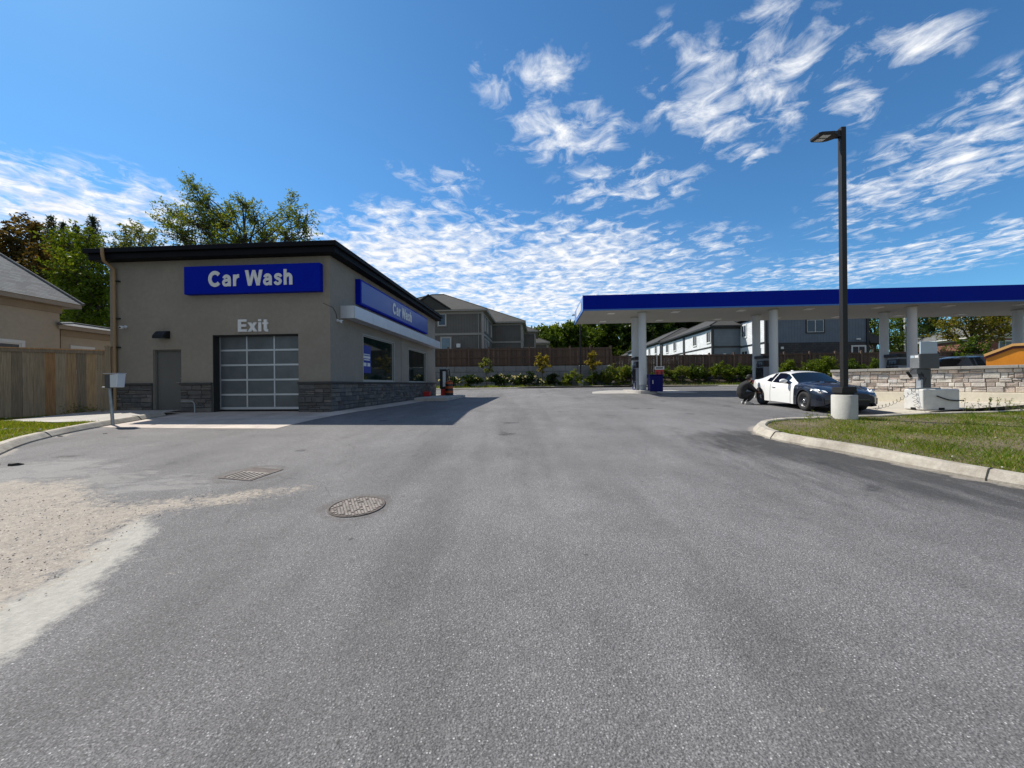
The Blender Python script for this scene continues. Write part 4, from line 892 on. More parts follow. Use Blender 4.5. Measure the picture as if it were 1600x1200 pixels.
# islands, pumps
ISLLAB=['kerbed concrete pump island under the left end of the canopy','concrete pump island behind the white car','concrete pump island behind the stone wall','concrete pump island at the right edge of the view']
PUMPLAB=['fuel pump with blue foot panel by the leftmost pair of columns','fuel pump between the columns just behind the white car','fuel pump behind the stone wall left of the air pump machine','fuel pump behind the orange container at the far right']
pump0=None
for i,x in enumerate(COLX):
    p=oncan(x,1.9); s=thing('pump_island',ISLLAB[i],'island',p,-CA,'pump islands')
    mb=MB(); pts=[]
    for k in range(24):
        t=2*PI*k/24; pts.append((math.copysign(abs(math.cos(t))**.6,math.cos(t))*.62,math.copysign(abs(math.sin(t))**.35,math.sin(t))*2.1))
    mb.prism(pts,-.15,.125,'z'); mb.build('slab','concrete',s,bevel=.02)
    q=p+Vector((0,0,.127))
    if pump0 is None:
        s=thing('fuel_pump',PUMPLAB[i],'fuel pump',q,-CA,'fuel pumps'); pump0=s
        mb=MB(); mb.box(-.26,.26,-.42,.42,.0,1.30); mb.build('cabinet','pump_grey',s,bevel=.015)
        mb=MB(); mb.box(-.22,.22,-.36,.36,1.303,1.66); mb.build('display_head','pump_black',s,bevel=.015)
        mb=MB(); mb.box(-.33,.33,-.46,.46,1.78,1.96); tp=mb.build('topper','pump_black',s,bevel=.03)
        mb=MB(); mb.box(-.20,.20,-.34,.34,1.663,1.778); mb.build('neck','pump_grey',tp)
        mb=MB(); 
        for sx in (-1,1):
            mb.box(*sorted((sx*.262,sx*.28)),-.36,.36,.04,.48)
        mb.build('foot_panel','pump_blue',s)
        mb=MB()
        for sx in (-1,1): mb.box(*sorted((sx*.281,sx*.287)),-.10,.02,.08,.44)
        mb.build('stripe','letter_white',s)
        mb=MB()
        for sx in (-1,1): mb.box(*sorted((sx*.262,sx*.275)),-.37,.37,.52,1.26)
        mb.build('nozzle_panel','pump_black',s)
        mb=MB()
        for sx in (-1,1): mb.box(*sorted((sx*.223,sx*.23)),-.22,.22,1.4,1.6)
        mb.build('screen','glass_pale',s)
        for sx in (-1,1):
            for k in (-1,0,1):
                y=k*.2; mb=MB(); mb.tube([(sx*.29,y,1.16),(sx*.34,y,1.08),(sx*.32,y,.86)],[.035,.03,.02],8); nz=mb.build('nozzle','rubber',s)
                mb=MB(); pts=[(sx*.33,y,.88),(sx*.38,y+.02,.6),(sx*.40,y+.05,.3),(sx*.36,y+.1,.22),(sx*.32,y+.12,.5),(sx*.30,y+.10,1.2),(sx*.28,y+.08,1.5)]; mb.tube(pts,.014,6); mb.build('hose','rubber',nz)
    else: dup(pump0,q,None,PUMPLAB[i])
# blue bin and sign frame at the near island end
p=oncan(3.85,.02); s=thing('service_bin','dark blue service bin standing against the front left column','bin',p+Vector((0,0,.127)),-CA)
mb=MB(); mb.box(-.34,.34,-.28,.28,0,.86); mb.build('body','pump_blue',s,bevel=.03)
mb=MB(); mb.box(-.36,.36,-.30,.30,.863,.92); mb.build('lid','pump_blue',s,bevel=.02)
mb=MB(); mb.box(-.22,-.19,-.30,-.282,.42,.62); mb.build('latch','letter_white',s)
p=oncan(4.35,.9); s=thing('notice_stand','red and white notice frame on two thin pale poles behind the blue bin','sign',p+Vector((0,0,.08)),-CA)
mb=MB(); mb.box(-.24,.24,-.03,.03,.92,1.24); mb.build('red_panel','red_paint',s)
mb=MB(); mb.box(-.26,.26,-.035,.035,1.243,1.42); mb.build('white_panel','letter_white',s)
mb=MB(); mb.box(-.2,.2,-.042,-.036,1.30,1.37); mb.box(-.17,-.08,-.036,-.031,.93,1.12); mb.box(.06,.16,-.036,-.031,.95,1.16); mb.build('print','pump_black',s)
for x in (-.13,.10): mb=MB(); mb.tube([(x,0,0),(x,0,.918)],.016,8); mb.tube([(x,.0,1.422),(x,0,2.65)],.018,8); mb.build('pole','pole_white',s)

# ------------------------------------------------------------------ lamp posts
def lamp_post(label,px,py,zb,H,arm_rz,base_h=.62,r=.262):
    s=thing('lamp_post',label,'lamp post',(px,py,zb),-A,'lamp posts')
    mb=MB(); mb.tube([(0,0,-.3),(0,0,base_h-.015),(0,0,base_h)],[r,r,r-.015],32); mb.build('concrete_base','concrete_white',s)
    mb=MB(); mb.box(-.14,.14,-.14,.14,base_h+.002,base_h+.05); mb.prism([(-.185,base_h+.05),(.185,base_h+.05),(.165,base_h+.20),(-.165,base_h+.20)],-.17,.17,'y'); mb.build('base_cover','bronze_paint',s,bevel=.008)
    mb=MB(); mb.box(-.06,.06,-.06,.06,base_h+.203,H); mb.build('pole','bronze_paint',s,bevel=.008)
    hd=MB(); T=Matrix.Translation((-.06,0,H-.14))@Matrix.Rotation(arm_rz,4,'Z')@Matrix.Rotation(math.radians(-4),4,'Y')
    out=[(-.0,.05),(-.10,.06),(-.20,.15),(-.30,.185),(-.62,.17),(-.68,.13)]; pl=[(x,-w) for x,w in out]+[(x,w) for x,w in out[::-1]]
    hd.prism(pl,-.10,-.035,'z',0,None,T); hd.prism([(.0,-.10),(.0,.07),(-.12,.05),(-.34,-.033),(-.34,-.06),(-.12,-.10)],-.045,.045,'y',0,None,T); h_=hd.build('lamp_head','bronze_paint',s,bevel=.008)
    for sx in (-1,1):
        mb=MB(); mb.box(-.58,-.36,*sorted((sx*.02,sx*.13)),-.108,-.101,0,None,T); mb.build('lens','lens_clear',h_)
    return s
lamp_post('tall dark square lamp post on a round concrete base in the island grass',8.39,9.70,zi(8.39,9.7)-.02,7.36,math.radians(8))
lamp_post('slim distant lamp post on a small concrete base in front of the retaining wall',6.42,35.9,1.25,6.9,math.radians(0),.55,.25)

# ------------------------------------------------------------------ low stone wall on the right
w0=Vector((13.5,16.15,0)); w1=Vector((17.9,9.65,0)); wd=(w1-w0); wn_=wd.length; wr=math.atan2(wd.y,wd.x)
zb0,zt0=1.08,1.967
s=thing('stone_wall','low pale grey stone wall with flat cap on a concrete footing','wall',(w0.x,w0.y,0),wr)
mb=MB(); mb.box(0,wn_,.0,.38,.4,zt0-.1); mb.build('core','mortar',s)
mb=MB(); ashlar(mb,0,wn_,zb0,zt0-.105,5,PALEPAL,77,P1,.12,.40,(.02,.06),.012,.15); ashlar(mb,0,.36,zb0,zt0-.105,4,PALEPAL,78,lambda a,o,z:(-o,.36-a,z),.18,.36,(.025,.05),.012,.2); mb.build('stones','stone_pale',s)
mb=MB(); x=-.06
while x<wn_-.05:
    e=min(x+1.2,wn_+.05); mb.box(x+.004,e-.004,-.12,.48,zt0-.1,zt0,0); x+=1.2
mb.build('cap','stone_cap',s,bevel=.012)
mb=MB(); mb.box(-.1,wn_,-.16,.40,.35,zb0-.004); mb.build('footing','footing_concrete',s,bevel=.015)

# ------------------------------------------------------------------ air pump machine on its block
BO=Vector((11.99,11.2,0)); zb=.625
mb=MB(); mb.box(0,1.0,0,.60,0,.615)
blk=mb.build('concrete_block','block_concrete',None,BO+Vector((0,0,zb)),-A,bevel=.035)
tag(blk,'pale concrete block with notched foot carrying the grey air pump machine','block')
mb=MB()
for x in (.42,): mb.box(x,x+.16,-.004,.05,-.002,.07)
mb.build('forklift_slot','hole_black',blk)
mb=MB(); mb.box(-.004,.05,.22,.38,-.002,.07); mb.build('forklift_slot','hole_black',blk)
BT=zb+.617
s=thing('air_pump_machine','grey steel air pump machine on a post with coiled black hose','air pump',BO+EX*.33+EN*.31+Vector((0,0,BT)),-A)
mb=MB(); mb.box(-.33,.30,-.16,.16,0,.035); mb.build('base_plate','galvanised',s)
mb=MB(); mb.box(-.10,.10,-.09,.09,.037,.60); mb.build('post','box_grey',s,bevel=.006)
mb=MB(); mb.box(-.17,-.102,-.07,.07,.037,.28); mb.build('coin_box','aluminium',s)
mb=MB(); mb.box(-.27,.26,-.17,.15,.602,1.04); bx=mb.build('cabinet','box_grey',s,bevel=.012)
mb=MB(); mb.box(-.282,-.273,-.15,.13,.62,1.02); mb.build('side_door','box_steel',bx)
mb=MB(); mb.box(-.287,-.283,-.13,-.02,.93,1.0); mb.build('sticker','letter_white',bx); mb=MB(); mb.box(-.287,-.283,.0,.11,.93,1.0); mb.build('sticker','panel_pale',bx)
mb=MB(); mb.box(-.25,.21,-.165,-.12,1.043,1.40); mb.build('top_panel','panel_pale',s,bevel=.006)
mb=MB(); mb.box(-.32,-.12,-.12,.10,.45,.598); mb.build('valve_box','box_grey',s)
mb=MB(); mb.tube([(-.52,-.10,.46),(-.46,-.10,.56),(-.40,-.1,.60)],.012,6); mb.tube([(-.58,-.10,.52),(-.47,-.10,.36)],.034,10); mb.build('nozzle','rubber',s)
mb=MB(); mb.tube([(-.2,-.12,.5),(-.15,-.14,.36),(-.06,-.12,.32),(-.12,-.13,.2),(-.1,-.1,.12)],.008,6); mb.build('cable','rubber',s)
mb=MB(); pts=[]
for k in range(200):
    t=k/199; c=Vector((-.34,-.12,.03)).lerp(Vector((-1.25,.15,-.58)),t)+Vector((0,0,-.10*math.sin(PI*t))); a=2*PI*t*11; pts.append(c+Vector((.012*math.cos(a),.045*math.cos(a),.05*math.sin(a))))
mb.tube(pts,.0045,5)
pts=[]
for k in range(110):
    t=k/109; c=Vector((-.40,-.08,.02)).lerp(Vector((-.42,-.2,-.55)),t); a=2*PI*t*5; pts.append(c+Vector((.04*math.cos(a),.04*math.sin(a),0)))
mb.tube(pts,.0045,5); mb.build('coiled_hose','rubber',s)
mb=MB(); mb.tube([(.02,-.335,-.20),(.16,-.345,-.26),(.34,-.345,-.32),(.55,-.34,-.34),(.74,-.335,-.33)],.016,8); mb.build('hose','rubber',s)

# ------------------------------------------------------------------ far edge: retaining wall, fences, planting
FK=smoothline([(-12,32.6),(-8,32.8),(-3,33.0),(0,33.3),(2.5,34.2),(5,35.0),(9,35.3),(13,35.0),(20,33.6),(28,32.8),(40,32.)],1.)
kerb(FK,'far_kerb',1,h=.13,w=.25)
def bank(x,y):
    return g(x,y)+.10+ (0 if x<9 else min(1,(x-9)/3)*max(0,min(1,(y-35.2)/2.6))*1.0)
BED=offset_line(FK,.2)+[(44,32.5),(44,39.5),(-12,39.5)]
sheet('planting_bed',BED,bank,'mulch',1.)
tag(blades('bed_grass',offset_line(FK,.2)+[(40,34.),(9,36.6),(-9,34.4)],bank,9000,.1,.28,9,lambda x,y,r:r.uniform(0,1,len(x))<.8,wmul=4),'rough green ground cover along the far kerb','ground cover')
Wc=Vector((-14.,37.9,0)); rz=-A*.6
s=thing('retaining_wall','grey concrete block retaining wall below the brown wooden fence','wall',(-12.2,37.6,0),-.012)
mb=MB(); r=random.Random(5)
for k in range(4):
    x=-(.6 if k%2 else 0)
    while x<21.9:
        e=min(x+1.2,21.9); a=max(0,x); mb.box(a+.012,e-.012,-r.uniform(0,.02),.5,1.0+k*.56+.01,1.0+(k+1)*.56-.01); x+=1.2
mb.build('blocks','retaining_block',s,bevel=.02)
mb=MB(); mb.box(0,21.9,.04,.45,1.,3.2); mb.build('core','mortar_dark',s)
BROWN=[(.115,.072,.05),(.09,.06,.044),(.14,.092,.068),(.10,.062,.042),(.08,.055,.043)]
f=boardfence('wooden_fence','long dark brown wooden fence standing on top of the retaining wall',(-12.2,37.85),(9.7,37.6),5.02,3.26,.12,BROWN,11,2.0,(4.12,3.42,4.86),.16,False,.15)
boardfence('wooden_fence','lower dark brown fence behind the bushes, running right below the white houses',(9.9,38.1),(45,35.9),4.22,2.2,.1,BROWN,12,2.4,(3.3,4.1),.15,False,.15)
# construction barrel, compressor, jerry can
def inl(x,y): return Vector((OC[0],OC[1],0))+EX*x+EN*y
SI=[(.55,7.0),(2.2,7.2),(2.25,12.2),(.55,12.2)]
mb=MB(); mb.prism(SI,.55,.83,'z'); o=mb.build('side_island','concrete',None,(OC[0],OC[1],0),-A,bevel=.03,kind='structure')
p=at(702,622,24.0); s=thing('traffic_barrel','black and orange striped traffic barrel behind the car wash corner','barrel',(p.x,p.y,g(p.x,p.y)))
mb=MB(); mb.lathe([(0,.0),(.36,.0),(.36,.07),(.26,.09),(.255,.30)],24); mb.build('foot','rubber',s)
zs=[.30,.44,.58,.72,.86,.95]; mats_=['barrel_orange','pump_black','barrel_orange','pump_black','barrel_orange']; rr=[.255,.25,.243,.236,.23,.22]
for k in range(5): mb=MB(); mb.lathe([(rr[k],zs[k]+.002),(rr[k]-.004,zs[k+1]-.002)],24); mb.build('band',mats_[k],s)
mb=MB(); mb.lathe([(.22,.95),(.20,1.0),(.0,1.0)],24); mb.tube([(-.1,0,1.0),(-.1,0,1.06),(.1,0,1.06),(.1,0,1.0)],.015,8); mb.build('lid','barrel_orange',s)
p=at(694,620,24.2); s=thing('vacuum_machine','tall grey vacuum machine with red foot and black hose by the car wash end','vacuum',(p.x,p.y,.83),-A)
mb=MB(); mb.box(-.17,.17,-.2,.2,.0,.40); mb.build('foot','red_paint',s,bevel=.02)
mb=MB(); mb.box(-.22,.20,-.22,.22,.403,1.62); mb.build('cabinet','pump_black',s,bevel=.02)
mb=MB(); mb.box(-.02,.16,-.232,-.222,.55,1.50); mb.build('front_panel','plastic_white',s)
mb=MB(); mb.box(-.26,.24,-.25,.25,1.623,1.70); mb.build('hood','pump_grey',s,bevel=.015)
mb=MB(); mb.tube([(.15,0,1.72),(.34,-.02,1.6),(.40,-.03,1.1),(.36,0,.5),(.42,.03,.2),(.34,.05,.35),(.3,.02,.9),(.26,0,1.3)],.032,8); mb.build('hose','rubber',s)
p=at(667,620,22.2); s=thing('fuel_can','small bright red box shaped can on the side island','can',(p.x,p.y,.832),-A)
mb=MB(); mb.box(-.2,.2,-.14,.14,0,.27); mb.build('body','red_paint',s,bevel=.03)
mb=MB(); mb.tube([(-.1,0,.26),(-.1,0,.32),(.08,0,.32),(.08,0,.26)],.014,8); mb.build('handle','red_paint',s); mb=MB(); mb.cyl((.14,0,.26),.03,0,.05,12); mb.build('cap','rubber',s)

# drains and debris
s=thing('storm_grate','square rusty storm drain grate set in the asphalt','drain',(GRATE[0],GRATE[1],g(*GRATE)),math.radians(-14))
mb=MB(); a=.28
for x0,x1,y0,y1 in ((-a,a,-a,-a+.045),(-a,a,a-.045,a),(-a,-a+.045,-a+.045,a-.045),(a-.045,a,-a+.045,a-.045)): mb.box(x0,x1,y0,y1,-.02,.008)
mb.build('frame','rust_iron',s)
mb=MB()
for k in range(6): x=-.195+k*.078; mb.box(x-.016,x+.016,-a+.046,.05,-.02,.007)
mb.box(-a+.046,a-.046,.051,.075,-.02,.0068); mb.build('bars','iron_worn',s)
mb=MB(); mb.box(-a+.046,a-.046,.076,a-.046,-.02,.0064); mb.build('plate','rust_iron',s)
mb=MB(); mb.quad((-a+.03,-a+.03,.0035),(a-.03,-a+.03,.0035),(a-.03,a-.03,.0035),(-a+.03,a-.03,.0035)); mb.build('void','hole_black',s)
s=thing('manhole_cover','round rusty manhole cover with raised grid pattern set in the asphalt','manhole cover',(MH[0],MH[1],g(*MH)),math.radians(20)); s.scale=(.93,.93,1)
sl_=(g(MH[0],MH[1]+.3)-g(MH[0],MH[1]-.3))/.6; s.rotation_euler=(math.atan(sl_),0,0)
mb=MB(); mb.lathe([(.325,-.03),(.325,.010),(.306,.010),(.300,-.02)],40); mb.build('ring','rust_iron',s)
mb=MB(); mb.lathe([(0,.006),(.298,.006)],40); mb.build('plate','rust_iron',s)
mb=MB(); T=Matrix.Rotation(math.radians(28),4,'Z')
for i in range(-9,10):
    for j in range(-9,10):
        x,y=i*.034,j*.034
        if math.hypot(x,y)<.285 and rnd.random()>.12: mb.box(x-.012,x+.012,y-.0125,y+.0125,.0065,.013,0,None,T)
mb.build('grid_pattern','iron_worn',s)
gs=(g(GRATE[0],GRATE[1]+.3)-g(GRATE[0],GRATE[1]-.3))/.6
bpy.data.objects['storm_grate'].rotation_euler=Matrix.Rotation(math.atan(gs),4,'X').to_3x3().__matmul__(Matrix.Rotation(math.radians(-14),3,'Z')).to_euler()
def debris(label,x,y,sz,seed,mat_='debris_black'):
    r=random.Random(seed); mb=MB(); n=9
    top=[(math.cos(2*PI*k/n)*sz*r.uniform(.5,1.2),math.sin(2*PI*k/n)*sz*.45*r.uniform(.6,1.2),sz*r.uniform(.1,.35)) for k in range(n)]
    bot=[(a*1.08,b_*1.08,-.005) for a,b_,c in top]
    mb.add(bot+top+[(0,0,sz*.3)],[(k,(k+1)%n,(k+1)%n+n,k+n) for k in range(n)]+[(k+n,(k+1)%n+n,2*n) for k in range(n)])
    o=mb.build('debris',mat_,None,(x,y,g(x,y)),r.uniform(-.3,.3)); return tag(o,label,'debris')
debris('flat black scrap lying on the asphalt near the left kerb',-8.05,6.22,.13,3)
debris('tiny black scrap on the asphalt beside the larger scrap',-8.38,6.25,.05,4)
debris('small dark stone on the asphalt below the lawn kerb',-9.55,9.0,.04,5)
debris('dark leaf litter in the gutter of the lawn kerb',-10.25,8.7,.06,6)
# ------------------------------------------------------------------ cars: a lofted shell divided into parts
def ip(x,tab): return float(np.interp(x,[a for a,_ in tab],[b for _,b in tab]))
def shell(P,root,mats):
    """P: profile tables by the distance x from the nose; local car axes: y back, x right, z up"""
    Lc=P['L']; ax=P['axles']; ra=P['arch']
    st=set(np.round(np.linspace(.0,Lc,54),3).tolist())
    for a in ax:
        for d in (-1,-.985,-.93,-.85,-.7,-.5,-.25,0,.25,.5,.7,.85,.93,.985,1): st.add(round(a+d*ra,3))
    for k in P['keys']: st.add(k)
    st=sorted(x for x in st if 0<=x<=Lc); st=[x for i,x in enumerate(st) if i==0 or x-st[i-1]>.004 or x in P['keys']]
    rows=[]
    for x in st:
        zl=ip(x,P['low'])
        for a in ax:
            if abs(x-a)<ra: zl=max(zl,P['wr']+math.sqrt(ra*ra-(x-a)**2))
        yw=ip(x,P['yw']); zb=ip(x,P['zb']); zt=ip(x,P['zt']); yr=ip(x,P['yr']); zr=ip(x,P['zr'])
        flare=0
        for a in ax: flare=max(flare,.02*math.exp(-((x-a)/.35)**2))
        h=zb-zl
        row=[(yw-.10,zl),(yw-.005+flare,zl+.012),(yw+flare,zl+.28*h),(yw-.004+flare*.7,zl+.55*h),(yw-.012+flare*.4,zl+.78*h),(yw-.035,zb-.035),(yw-.06,zb),
             (yr+(yw-.075-yr)*.5+.01,zb+(zr-zb)*.5-.004),(yr,zr-.012),(yr-.035,zr+.006),(yr*.62,zr+(zt-zr)*.62+.004),(yr*.3,zr+(zt-zr)*.92+.002),(0,zt)]
        rows.append(row)
    P['rows']=(st,rows)
    k=len(rows[0]); parts={}
    def cls(i,j,side):
        xm=(st[i]+st[i+1])/2; return P['part'](xm,j,side)
    for side in (-1,1):
        for i in range(len(st)-1):
            for j in range(k-1):
                nm=cls(i,j,side); q=parts.setdefault(nm,([],[],{}))
                ids=[]
                for (a,b) in ((i,j),(i+1,j),(i+1,j+1),(i,j+1)):
                    key=(a,b,0 if b==k-1 else side)
                    if key not in q[2]:
                        q[2][key]=len(q[0]); y,z=rows[a][b]; q[0].append((side*y,st[a],z))
                    ids.append(q[2][key])
                q[1].append(ids if side<0 else ids[::-1])
    # closing panels at nose and tail
    for i,nm in ((0,P['front']),(len(st)-1,P['rear'])):
        q=parts.setdefault(nm,([],[],{})); o=len(q[0]); n=0
        loop=[(y,z) for y,z in rows[i]]+[(-y,z) for y,z in rows[i][-2::-1]]
        for y,z in loop: q[0].append((y,st[i],z))
        q[1].append([o+t for t in range(len(loop))][::(1 if i==0 else -1)])
    objs={}
    for nm,(v,f,_) in parts.items():
        mb=MB(); mb.add(v,f); o=mb.build(nm,mats[nm],root); 
        bm=bmesh.new(); bm.from_mesh(o.data); bmesh.ops.remove_doubles(bm,verts=bm.verts,dist=1e-4); bm.to_mesh(o.data); bm.free()
        o.data.polygons.foreach_set('use_smooth',[True]*len(o.data.polygons)); o.data.set_sharp_from_angle(angle=math.radians(38)); objs[nm]=o
    return objs
def wheel(root,x,y,r,w,rim='steel_rim',n=5):
    T=Matrix.Translation((x,y,r))@Matrix.Rotation(PI/2 if x>0 else -PI/2,4,'Y'); s=1
    mb=MB(); mb.lathe([(r*.62,-w*.5),(r*.9,-w*.5),(r*.975,-w*.40),(r,-w*.25),(r,w*.25),(r*.975,w*.40),(r*.9,w*.5),(r*.64,w*.5),(r*.62,w*.42)],36,0,T); wo=mb.build('wheel','rubber',root)
    mb=MB(); mb.lathe([(r*.635,w*.44),(r*.60,w*.46),(r*.56,w*.30),(r*.50,w*.22),(r*.30,w*.26),(r*.20,w*.40),(r*.08,w*.42),(0,w*.42)],36,0,T); ro=mb.build('rim',rim,wo)
    mb=MB()
    for k in range(n*2):
        a=2*PI*k/(n*2); mb.lathe([(0,.0),(r*.055,.0),(r*.055,.004),(0,.004)],8,0,T@Matrix.Translation((r*.42*math.cos(a),r*.42*math.sin(a),w*.245)))
    mb.build('vent_hole','hole_black',ro)
    mb=MB(); mb.lathe([(0,w*.44),(r*.13,w*.43),(r*.15,w*.37)],16,0,T)
    for k in range(5):
        a=2*PI*k/5+.3; mb.lathe([(0,w*.43),(r*.035,w*.43),(r*.035,w*.3)],8,0,T@Matrix.Translation((r*.22*math.cos(a),r*.22*math.sin(a),0)))
    mb.build('hub','chrome',ro); return wo
COUPE=dict(L=4.22,axles=(.84,3.41),arch=.345,wr=.315,keys=[1.36,1.53,1.62,2.05,2.14,2.67,2.72,2.90,3.02,3.14,3.62,.30,.62,.10],
 low=[(0,.30),(.1,.20),(.3,.17),(1.2,.17),(3.0,.18),(3.8,.22),(4.1,.28),(4.22,.40)],
 yw=[(0,.60),(.06,.70),(.16,.78),(.3,.825),(.5,.855),(.84,.885),(1.3,.865),(1.8,.855),(2.4,.865),(2.9,.88),(3.41,.895),(3.75,.87),(4.0,.82),(4.12,.77),(4.22,.68)],
 zb=[(0,.52),(.06,.56),(.18,.61),(.35,.665),(.6,.745),(.84,.79),(1.1,.80),(1.36,.815),(1.62,.835),(2.2,.86),(2.7,.885),(3.1,.93),(3.41,.955),(3.8,.965),(4.05,.95),(4.16,.90),(4.22,.78)],
 zt=[(0,.60),(.06,.645),(.18,.69),(.4,.745),(.7,.805),(1.0,.855),(1.30,.895),(1.40,.91),(2.05,1.235),(2.3,1.278),(2.6,1.285),(2.9,1.265),(3.2,1.205),(3.62,1.06),(3.8,1.01),(4.0,1.0),(4.16,.985),(4.22,.84)],
 zr=[(0,.56),(.06,.60),(.18,.645),(.4,.70),(.7,.775),(1.0,.82),(1.30,.85),(1.40,.862),(1.55,.92),(2.05,1.175),(2.3,1.218),(2.6,1.225),(2.9,1.205),(3.2,1.15),(3.62,1.03),(3.8,.985),(4.0,.975),(4.16,.945),(4.22,.81)],
 yr=[(0,.45),(.06,.52),(.18,.58),(.4,.62),(.84,.66),(1.3,.69),(1.40,.70),(2.05,.575),(2.3,.55),(2.6,.54),(2.9,.555),(3.2,.595),(3.62,.65),(3.8,.62),(4.16,.58),(4.22,.5)],
 front='front_bumper',rear='body')
def coupe_part(x,j,side):
    if x<.30 and j<6: return 'front_bumper'
    if x<1.36:
        if j<=5 and x<.62 and j<3: return 'front_bumper'
        if j>=6: return 'hood' if x<1.30 or j>9 else 'fender'
        return 'fender'
    if x<1.40 and j>=8: return 'hood'
    if j>=9 and 1.40<=x<2.05: return 'windshield'
    if j in (6,7) and 1.62<x<2.67: 
        if j==7 and x<1.85: return 'body'
        return 'side_window'
    if j in (6,7) and 2.72<x<3.02: return 'quarter_window' if not (j==7 and x>2.90) else 'body'
    if j>=11 and 3.02<x<3.62: return 'rear_window'
    if 1.53<x<2.72 and 1<=j<=5: return 'door'
    if j==0: return 'sill'
    return 'body'
COUPE['part']=coupe_part
cd=Vector((.105,.9945,0)); cr_=Vector((.9945,-.105,0)); fl=Vector((9.44,12.33,0)); rt=fl+cr_*.77
zc=g(fl.x,fl.y); zcb=g(fl.x+.27,fl.y+2.57)
car=thing('sports_coupe','low two door coupe, white behind and dark navy in front, parked beyond the lamp post','car',(rt.x,rt.y,zc),-math.atan2(.105,.9945))
car.rotation_euler=(math.atan((zcb-zc)/2.57),0,-math.atan2(.105,.9945))
# the shell is measured from the nose; its root stands under the front axle
nose=bpy.data.objects
P=COUPE; sh=shell(P,car,dict(front_bumper='car_navy',hood='car_navy',fender='car_navy',body='car_white',door='car_white',sill='car_white',windshield='glass_car',side_window='glass_car',quarter_window='glass_car',rear_window='glass_car'))
def yoff(root,d):
    for o in root.children: o.location.y-=d
# separate the two doors and fenders by side
def split_sides(o):
    bm=bmesh.new(); bm.from_mesh(o.data); b2=bm.copy()
    bmesh.ops.delete(bm,geom=[f for f in bm.faces if f.calc_center_median().x>0],context='FACES'); bmesh.ops.delete(b2,geom=[f for f in b2.faces if f.calc_center_median().x<=0],context='FACES')
    m2=o.data.copy(); bm.to_mesh(o.data); b2.to_mesh(m2); n=bpy.data.objects.new(o.name.split('.')[0],m2); COL.objects.link(n); n.parent=o.parent; return o,n
doors=split_sides(sh['door']); split_sides(sh['fender']); split_sides(sh['side_window']); split_sides(sh['quarter_window'])
mb=MB(); mb.box(-.60,.60,.12,4.1,.19,.62); mb.box(-.84,.84,1.2,3.05,.19,.5); mb.box(-.76,.76,1.3,3.9,.5,.80); mb.build('underbody','car_under',car)
def gap(xs,js,side,nm,root):
    st,rows=COUPE['rows']; pts=[]
    for x in xs:
        i=min(range(len(st)),key=lambda q:abs(st[q]-x))
        for j in js: pts.append((side*(rows[i][j][0]+.001),st[i],rows[i][j][1]))
    mb=MB(); mb.tube(pts,.006,5); mb.build(nm,'hole_black',root)
for sx,dr in zip((-1,1),doors):
    gap([1.53],range(1,7),sx,'door_gap',dr); gap([2.72],range(1,7),sx,'door_gap',dr); gap(np.linspace(1.53,2.72,9),[1],sx,'door_gap',dr); gap(np.linspace(.62,1.30,8),[8],sx,'bonnet_gap',sh['hood'])
    mb=MB(); mb.tube([(sx*.858,2.42,.72),(sx*.885,2.46,.725),(sx*.885,2.58,.728),(sx*.862,2.62,.73)],.014,8); mb.build('handle','car_white',dr)
    mb=MB(); mb.tube([(sx*.80,1.72,.86),(sx*.90,1.70,.90)],[.03,.022],8); mi=mb.build('mirror','car_under',car)
    T=Matrix.Translation((sx*.985,1.70,.945))@Matrix.Diagonal((.13,.075,.075,1)); mb=MB(); mb.lathe([(0,-1),(.5,-.86),(.86,-.5),(1,0),(.86,.5),(.5,.86),(0,1)],14,0,T); mb.build('mirror_shell','car_white',mi)
    mb=MB(); vs=[(sx*.60,.155,.60),(sx*.72,.20,.60),(sx*.80,.36,.635),(sx*.815,.55,.69),(sx*.74,.47,.705),(sx*.62,.24,.655)]
    vs=[(x,y-.02,z+.012) for x,y,z in vs]; mb.add(vs+[(x*.97,y+.05,z-.03) for x,y,z in vs],[tuple(range(6)) if sx>0 else tuple(range(5,-1,-1))]+[(k,(k+1)%6,(k+1)%6+6,k+6) for k in range(6)]); hl=mb.build('headlight','lens_clear',car)
    mb=MB(); mb.lathe([(0,.03),(.055,.0),(.05,-.02),(0,-.02)],14,0,Matrix.Translation((sx*.73,.255,.655))@Matrix.Rotation(PI/2,4,'X')); mb.build('lamp','chrome',hl)
    mb=MB(); mb.lathe([(0,.02),(.045,.0),(.05,-.03)],12,0,Matrix.Translation((sx*.665,.085,.35))@Matrix.Rotation(PI/2,4,'X')); mb.build('fog_lamp','chrome',car)
    mb=MB(); vs=[(sx*.50,.03,.30),(sx*.74,.10,.27),(sx*.75,.11,.45),(sx*.60,.05,.40)]; vs=[(x,y-.012,z) for x,y,z in vs]; mb.add(vs+[(x,y+.05,z) for x,y,z in vs],[(0,1,2,3),(0,4,5,1),(1,5,6,2),(2,6,7,3),(3,7,4,0)]); mb.build('corner_vent','car_under',car)
    mb=MB(); mb.box(*sorted((sx*.52,sx*.74)),4.10,4.215,.80,.93); mb.build('tail_lamp','lens_red',car)
    for y in (.84,3.41): wheel(car,sx*.765,y,.315,.205)
mb=MB(); vs=[(-.42,.0,.24),(.42,.0,.24),(.50,.02,.40),(-.50,.02,.40)]; vs=[(x,y-.016,z) for x,y,z in vs]; mb.add(vs+[(x,y+.06,z) for x,y,z in vs],[(0,1,2,3),(0,4,5,1),(1,5,6,2),(2,6,7,3),(3,7,4,0)]); gr=mb.build('grille','car_under',car)
mb=MB(); mb.box(-.45,.45,-.035,-.018,.405,.43); mb.build('grille_bar','steel_rim',gr)
